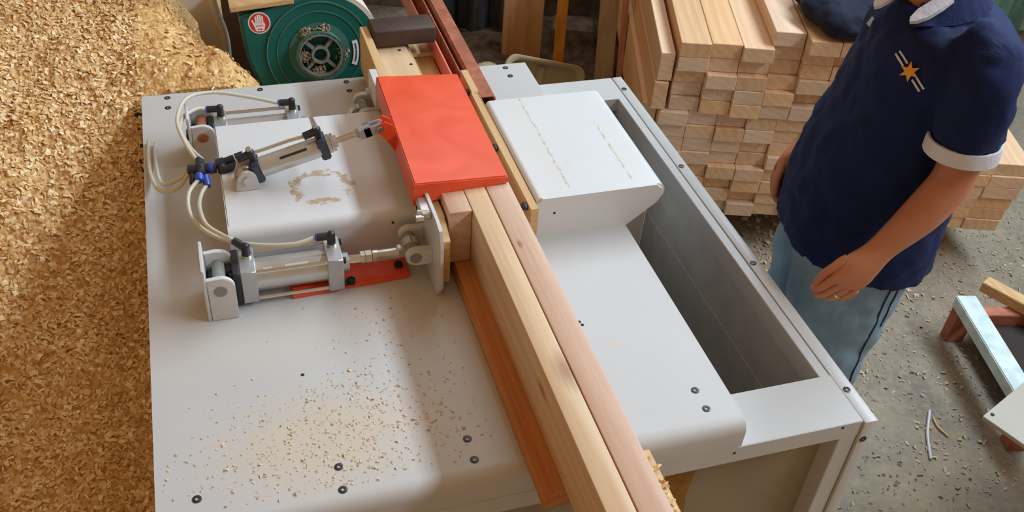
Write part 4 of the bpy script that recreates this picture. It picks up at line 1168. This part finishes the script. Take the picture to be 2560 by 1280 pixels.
person = bpy.data.objects.new('person', per_m); C.objects.link(person); person.location = org_p; ORG[person] = org_p
person.modifiers.new('skin', 'SKIN')
sv = per_m.skin_vertices
if not sv:
    bm_ = bmesh.new(); bm_.from_mesh(per_m); bm_.verts.layers.skin.verify(); bm_.to_mesh(per_m); bm_.free(); sv = per_m.skin_vertices
for k in names:
    r = J[k][1]; v = sv[0].data[idx[k]]; v.radius = (r, r)
    v.use_root = (k == 'pelvis')
    if k in ('head1', 'head0', 'head2'): v.radius = (r * .88, r * 1.08)
person.modifiers['skin'].use_smooth_shade = True
ss = person.modifiers.new('sub', 'SUBSURF'); ss.levels = 2; ss.render_levels = 2
per_m.materials.append(M['skin'])
tagp(person, 'standing man in navy polo shirt with white cuffs and faded jeans', 'person')

def selring(cx, cy, a, bq, z, k=36, p=2.3, front=0, back=0, tz=0):
    out = []
    for i in range(k):
        t = 2 * math.pi * i / k; c, s = math.cos(t), math.sin(t)
        x = math.copysign(abs(c) ** (2 / p), c) * a; y = math.copysign(abs(s) ** (2 / p), s) * bq
        if x < 0: x *= (1 + front)
        out.append(Vector(T(cx + x - bx, cy + y - by, z + tz * x)))
    return out
b = NB()
loft(b, [selring(bx + .005, by, .190, .215, .765, tz=-.10), selring(bx + .005, by, .188, .212, .83, tz=-.06), selring(bx + .005, by, .184, .210, .93, front=.04), selring(bx + .010, by, .172, .208, 1.03, front=.04), selring(bx + .02, by, .155, .207, 1.14), selring(bx + .035, by, .150, .212, 1.24), selring(bx + .045, by, .148, .222, 1.33), selring(bx + .045, by, .130, .212, 1.37), selring(bx + .02, by, .100, .135, 1.395), selring(bx + .0, by, .075, .085, 1.40)])
for sx in (-1, 1):
    S0 = Vector(T(.045, sx * .14, 1.375)); S1 = Vector(T(.066, sx * .225, 1.33)); S2 = Vector(T(.072, sx * .232, 1.205))
    tube(b, [tuple(S0), tuple(S0 + Vector((.005, sx * .055, -.008))), tuple(S1), tuple((S1 + S2) / 2 + Vector((0, sx * .006, 0))), tuple(S2)], lambda t: .064 + .008 * t, 20, 6)
    if sx == -1: SL = (S1, S2)
    else: SR = (S1, S2)
shirt = obj('polo_shirt', b, 'navy', person, smooth='all', label='navy polo shirt'); remesh(shirt, .011, 8, (.022, .06))
# cuffs
for sx, (S1, S2) in ((-1, SL), (1, SR)):
    d = (S2 - (S1 + S2) / 2).normalized(); b = NB()
    u, w = frame_of(d); n_ = 32; rg_ = []
    for r_, t in ((.0690, -.006), (.0745, -.006), (.0760, .012), (.0765, .026), (.071, .026), (.0685, .010)):
        rg_.append([S2 + d * (t + .002) + (u * math.cos(2 * math.pi * j / n_) + w * math.sin(2 * math.pi * j / n_)) * r_ for j in range(n_)])
    L = [[b.verts.new(p) for p in r] for r in rg_]
    for a, c in zip(L, L[1:] + L[:1]):
        for j in range(n_): b.faces.new((a[j], a[(j + 1) % n_], c[(j + 1) % n_], c[j]))
    obj('sleeve_cuff', b, 'trim_white', shirt, smooth=True, label='white sleeve cuff')
# collar: two folded leaves around the neck
def leaf(pts_in, pts_out, mat, name, th=.004):
    b = NB(); k = len(pts_in)
    for s in range(k - 1):
        q = [Vector(pts_in[s]), Vector(pts_in[s + 1]), Vector(pts_out[s + 1]), Vector(pts_out[s])]
        nn = (q[1] - q[0]).cross(q[3] - q[0]).normalized() * th
        hexa(b, [tuple(p) for p in q] + [tuple(p + nn) for p in q])
    bmesh.ops.remove_doubles(b, verts=b.verts[:], dist=.0005)
    return obj(name, b, mat, shirt, smooth=True)
ci = []; co = []
for a in range(-126, 127, 14):
    t = R(a); ci.append(T(.074 * math.cos(t) - .002, .074 * math.sin(t), 1.434 + .028 * math.cos(t)))
    k = .045 + .012 * max(0, (abs(a) - 70) / 56)
    co.append(T((.074 + k * .9) * math.cos(t) - .002, (.074 + k) * math.sin(t), 1.399 + .018 * math.cos(t) - (.008 if abs(a) > 115 else 0)))
leaf(ci, co, 'navy', 'collar')
for sgn in (-1, 1):
    t = R(sgn * 152); p0 = Vector(T(.005, -.076, 1.432)) if sgn < 0 else Vector(T(-.068, .012, 1.428)); 
    b = NB(); q = Vector(T(-.072, -.112, 1.388)) if sgn < 0 else Vector(T(-.122, -.022, 1.372))
    ax = (q - p0); n_ = Vector((0, sgn, 0)).cross(ax).normalized(); s_ = ax.cross(n_).normalized()
    ringp = [p0 + ax * t_ + s_ * w_ for t_, w_ in ((0, -.012), (.3, -.020), (.65, -.019), (.9, -.010), (1, 0), (.9, .010), (.65, .017), (.3, .016), (0, .010))]
    off = Vector((-.5, 0, .86)) * .007
    va = [b.verts.new(p + off * .4) for p in ringp]; vb = [b.verts.new(p + off * 1.6) for p in ringp]
    b.faces.new(va[::-1]); b.faces.new(vb)
    for i in range(len(va)): b.faces.new((va[i], va[(i + 1) % len(va)], vb[(i + 1) % len(va)], vb[i]))
    obj('collar_tip', b, 'trim_white', shirt, smooth=True, label='white collar tip')
# hem stitching line is in the cloth; chest badge: star and stripes wrapped on the cloth
bpy.context.view_layer.update()
dg = bpy.context.evaluated_depsgraph_get()
sh_e = shirt.evaluated_get(dg)
inv = shirt.matrix_world.inverted()
def on_cloth(p, d, lift=.0016):
    h, loc, nrm, i = sh_e.ray_cast(inv @ Vector(p), (inv.to_3x3() @ Vector(d)).normalized())
    if not h: return None
    return shirt.matrix_world @ (loc + nrm * lift), nrm
def decal(name, polys, center, dirn, up, mat, parent, rot=0, lift=.0016):
    d = Vector(dirn).normalized(); r_ = d.cross(Vector(up)).normalized(); u_ = r_.cross(d)
    b = NB(); ok = True
    for poly in polys:
        cxm = sum(p[0] for p in poly) / len(poly); cym = sum(p[1] for p in poly) / len(poly)
        pts = []
        for (x, y) in poly + [(cxm, cym)]:
            xr = x * math.cos(rot) - y * math.sin(rot); yr = x * math.sin(rot) + y * math.cos(rot)
            h = on_cloth(Vector(center) - d * .4 + r_ * xr + u_ * yr, d, lift)
            if h is None: ok = False; break
            pts.append(h)
        if not ok: continue
        top = [b.verts.new(p + n_ * .0006) for p, n_ in pts]; bot = [b.verts.new(p - n_ * .001) for p, n_ in pts]; k = len(poly)
        for i in range(k):
            j = (i + 1) % k
            b.faces.new((top[i], top[j], top[k])); b.faces.new((top[i], bot[i], bot[j], top[j]))
    if len(b.verts): return obj(name, b, mat, parent, smooth='raw')
BD = (.62, .74, -.42)      # looking at the near side of the chest
BC = (1.325, 1.415, 1.335)
star = []
for i in range(12):
    a = math.pi * 2 * i / 12; rr_ = .020 if i % 2 == 0 else .0085
    star.append((rr_ * math.sin(a), rr_ * math.cos(a)))
decal('chest_badge_star', [star], BC, BD, (0, 0, 1), 'orange', shirt, R(8), .003)
st4 = []
for s0, s1 in ((.016, .045), (-.045, -.016)):
    for off in (-.0045, .0045):
        st4.append([(s0, off - .0017), ((s0 + s1) / 2, off - .0017), (s1, off - .0017), (s1, off + .0017), ((s0 + s1) / 2, off + .0017), (s0, off + .0017)])
for q_ in st4: decal('chest_badge_stripe', [q_], BC, BD, (0, 0, 1), 'trim_white', shirt, R(-42))
sq = [[(-.012 + .004 * i, -.010), (-.010 + .004 * i, -.010), (-.006 + .004 * i, .010), (-.008 + .004 * i, .010)] for i in range(4)]
decal('chest_print', sq, (1.31, 1.60, 1.37), (.75, .5, -.45), (0, 0, 1), 'trim_white', shirt, R(-20))

# jeans
b = NB()
loft(b, [selring(bx - .005, by, .155, .195, .93), selring(bx - .005, by, .165, .20, .84), selring(bx, by, .15, .195, .76)])
for sx in (-1, 1):
    loft(b, [selring(bx - .005, by + sx * .10, .150, .108, .80, 28), selring(bx - .01, by + sx * .105, .135, .098, .66, 28), selring(bx - .015, by + sx * .115, .112, .088, .45, 28), selring(bx - .005, by + sx * .118, .100, .082, .25, 28), selring(bx + .01, by + sx * .12, .095, .08, .06, 28)])
jeans = obj('jeans', b, 'jeans', person, smooth='all', label='faded blue jeans'); remesh(jeans, .012, 6, (.024, .08))
bpy.context.view_layer.update(); dg = bpy.context.evaluated_depsgraph_get(); je = jeans.evaluated_get(dg); ji = jeans.matrix_world.inverted()
def seam_line(pts, name):
    path = spline(pts, 8); outp = []
    for p in path:
        d = Vector((bx, by - .1, p.z)) - p; d.z = 0; d.normalize()
        h, loc, nrm, i = je.ray_cast(ji @ (p), d)
        if h: outp.append(tuple(jeans.matrix_world @ (loc + nrm * .001)))
    if len(outp) > 3:
        b = NB(); tube(b, outp, .0022, 6, 0); obj(name, b, 'stitch', jeans, smooth='all')
seam_line([(1.42, 1.0, .78), (1.425, 1.0, .6), (1.43, 1.0, .4), (1.43, 1.0, .15)], 'side_seam')
seam_line([(1.52, 1.05, .78), (1.535, 1.05, .70), (1.55, 1.08, .62)], 'pocket_seam')
# ring, hair, face, shoes
rp = Vector(J['lf2_0'][0]); rk = Vector(J['lk2'][0]); q = rk.lerp(rp, .72); dd = (rp - rk).normalized()
b = NB(); bmr = []
u, w = frame_of(dd); rg_ = [[q + dd * h + (u * math.cos(2 * math.pi * j / 20) + w * math.sin(2 * math.pi * j / 20)) * r_ for j in range(20)] for r_, h in ((.0098, -.0025), (.0118, -.0025), (.0118, .0025), (.0098, .0025))]
L = [[b.verts.new(p) for p in r] for r in rg_]
for a, c in zip(L, L[1:] + L[:1]):
    for j in range(20): b.faces.new((a[j], a[(j + 1) % 20], c[(j + 1) % 20], c[j]))
obj('finger_ring', b, 'gold', person, smooth=True)
hc = Vector((-.01, 0, 1.605))
def HT(b):
    for v in b.verts: v.co = Vector(T(v.co.x - .05, v.co.y, v.co.z))
    return b
b = NB(); ell(b, hc + Vector((.018, 0, .022)), (.098, .084, .098), None, 4)
bmesh.ops.delete(b, geom=[v for v in b.verts if (v.co.x < hc.x - .045 and v.co.z < hc.z + .075) or v.co.z < hc.z - .06], context='VERTS')
hair = obj('hair', HT(b), 'hair', person, smooth='all'); sm_ = hair.modifiers.new('th', 'SOLIDIFY'); sm_.thickness = .008
for sx in (-1, 1):
    b = NB(); ell(b, hc + Vector((-.086, sx * .031, .005)), (.010, .013, .009), None, 2); obj('eye', HT(b), 'eye', person, smooth='all')
    b = NB(); ell(b, hc + Vector((.012, sx * .082, -.008)), (.018, .008, .030), None, 3); obj('ear', HT(b), 'skin', person, smooth='all')
b = NB(); ell(b, hc + Vector((-.098, 0, -.016)), (.018, .013, .024), Matrix.Rotation(R(-18), 3, 'Y'), 3); obj('nose', HT(b), 'skin', person, smooth='all')
b = NB(); ell(b, hc + Vector((-.088, 0, -.055)), (.009, .024, .007), None, 3); obj('mouth', HT(b), 'lip', person, smooth='all')
for sx in (-1, 1):
    b = NB(); ell(b, (-.005, sx * .123, .045), (.15, .052, .045), None, 3); box(b, -.14, .135, sx * .123 - .045, sx * .123 + .045, 0, .022, .008)
    obj('shoe', HT(b), 'navy_bag', person, smooth='all')
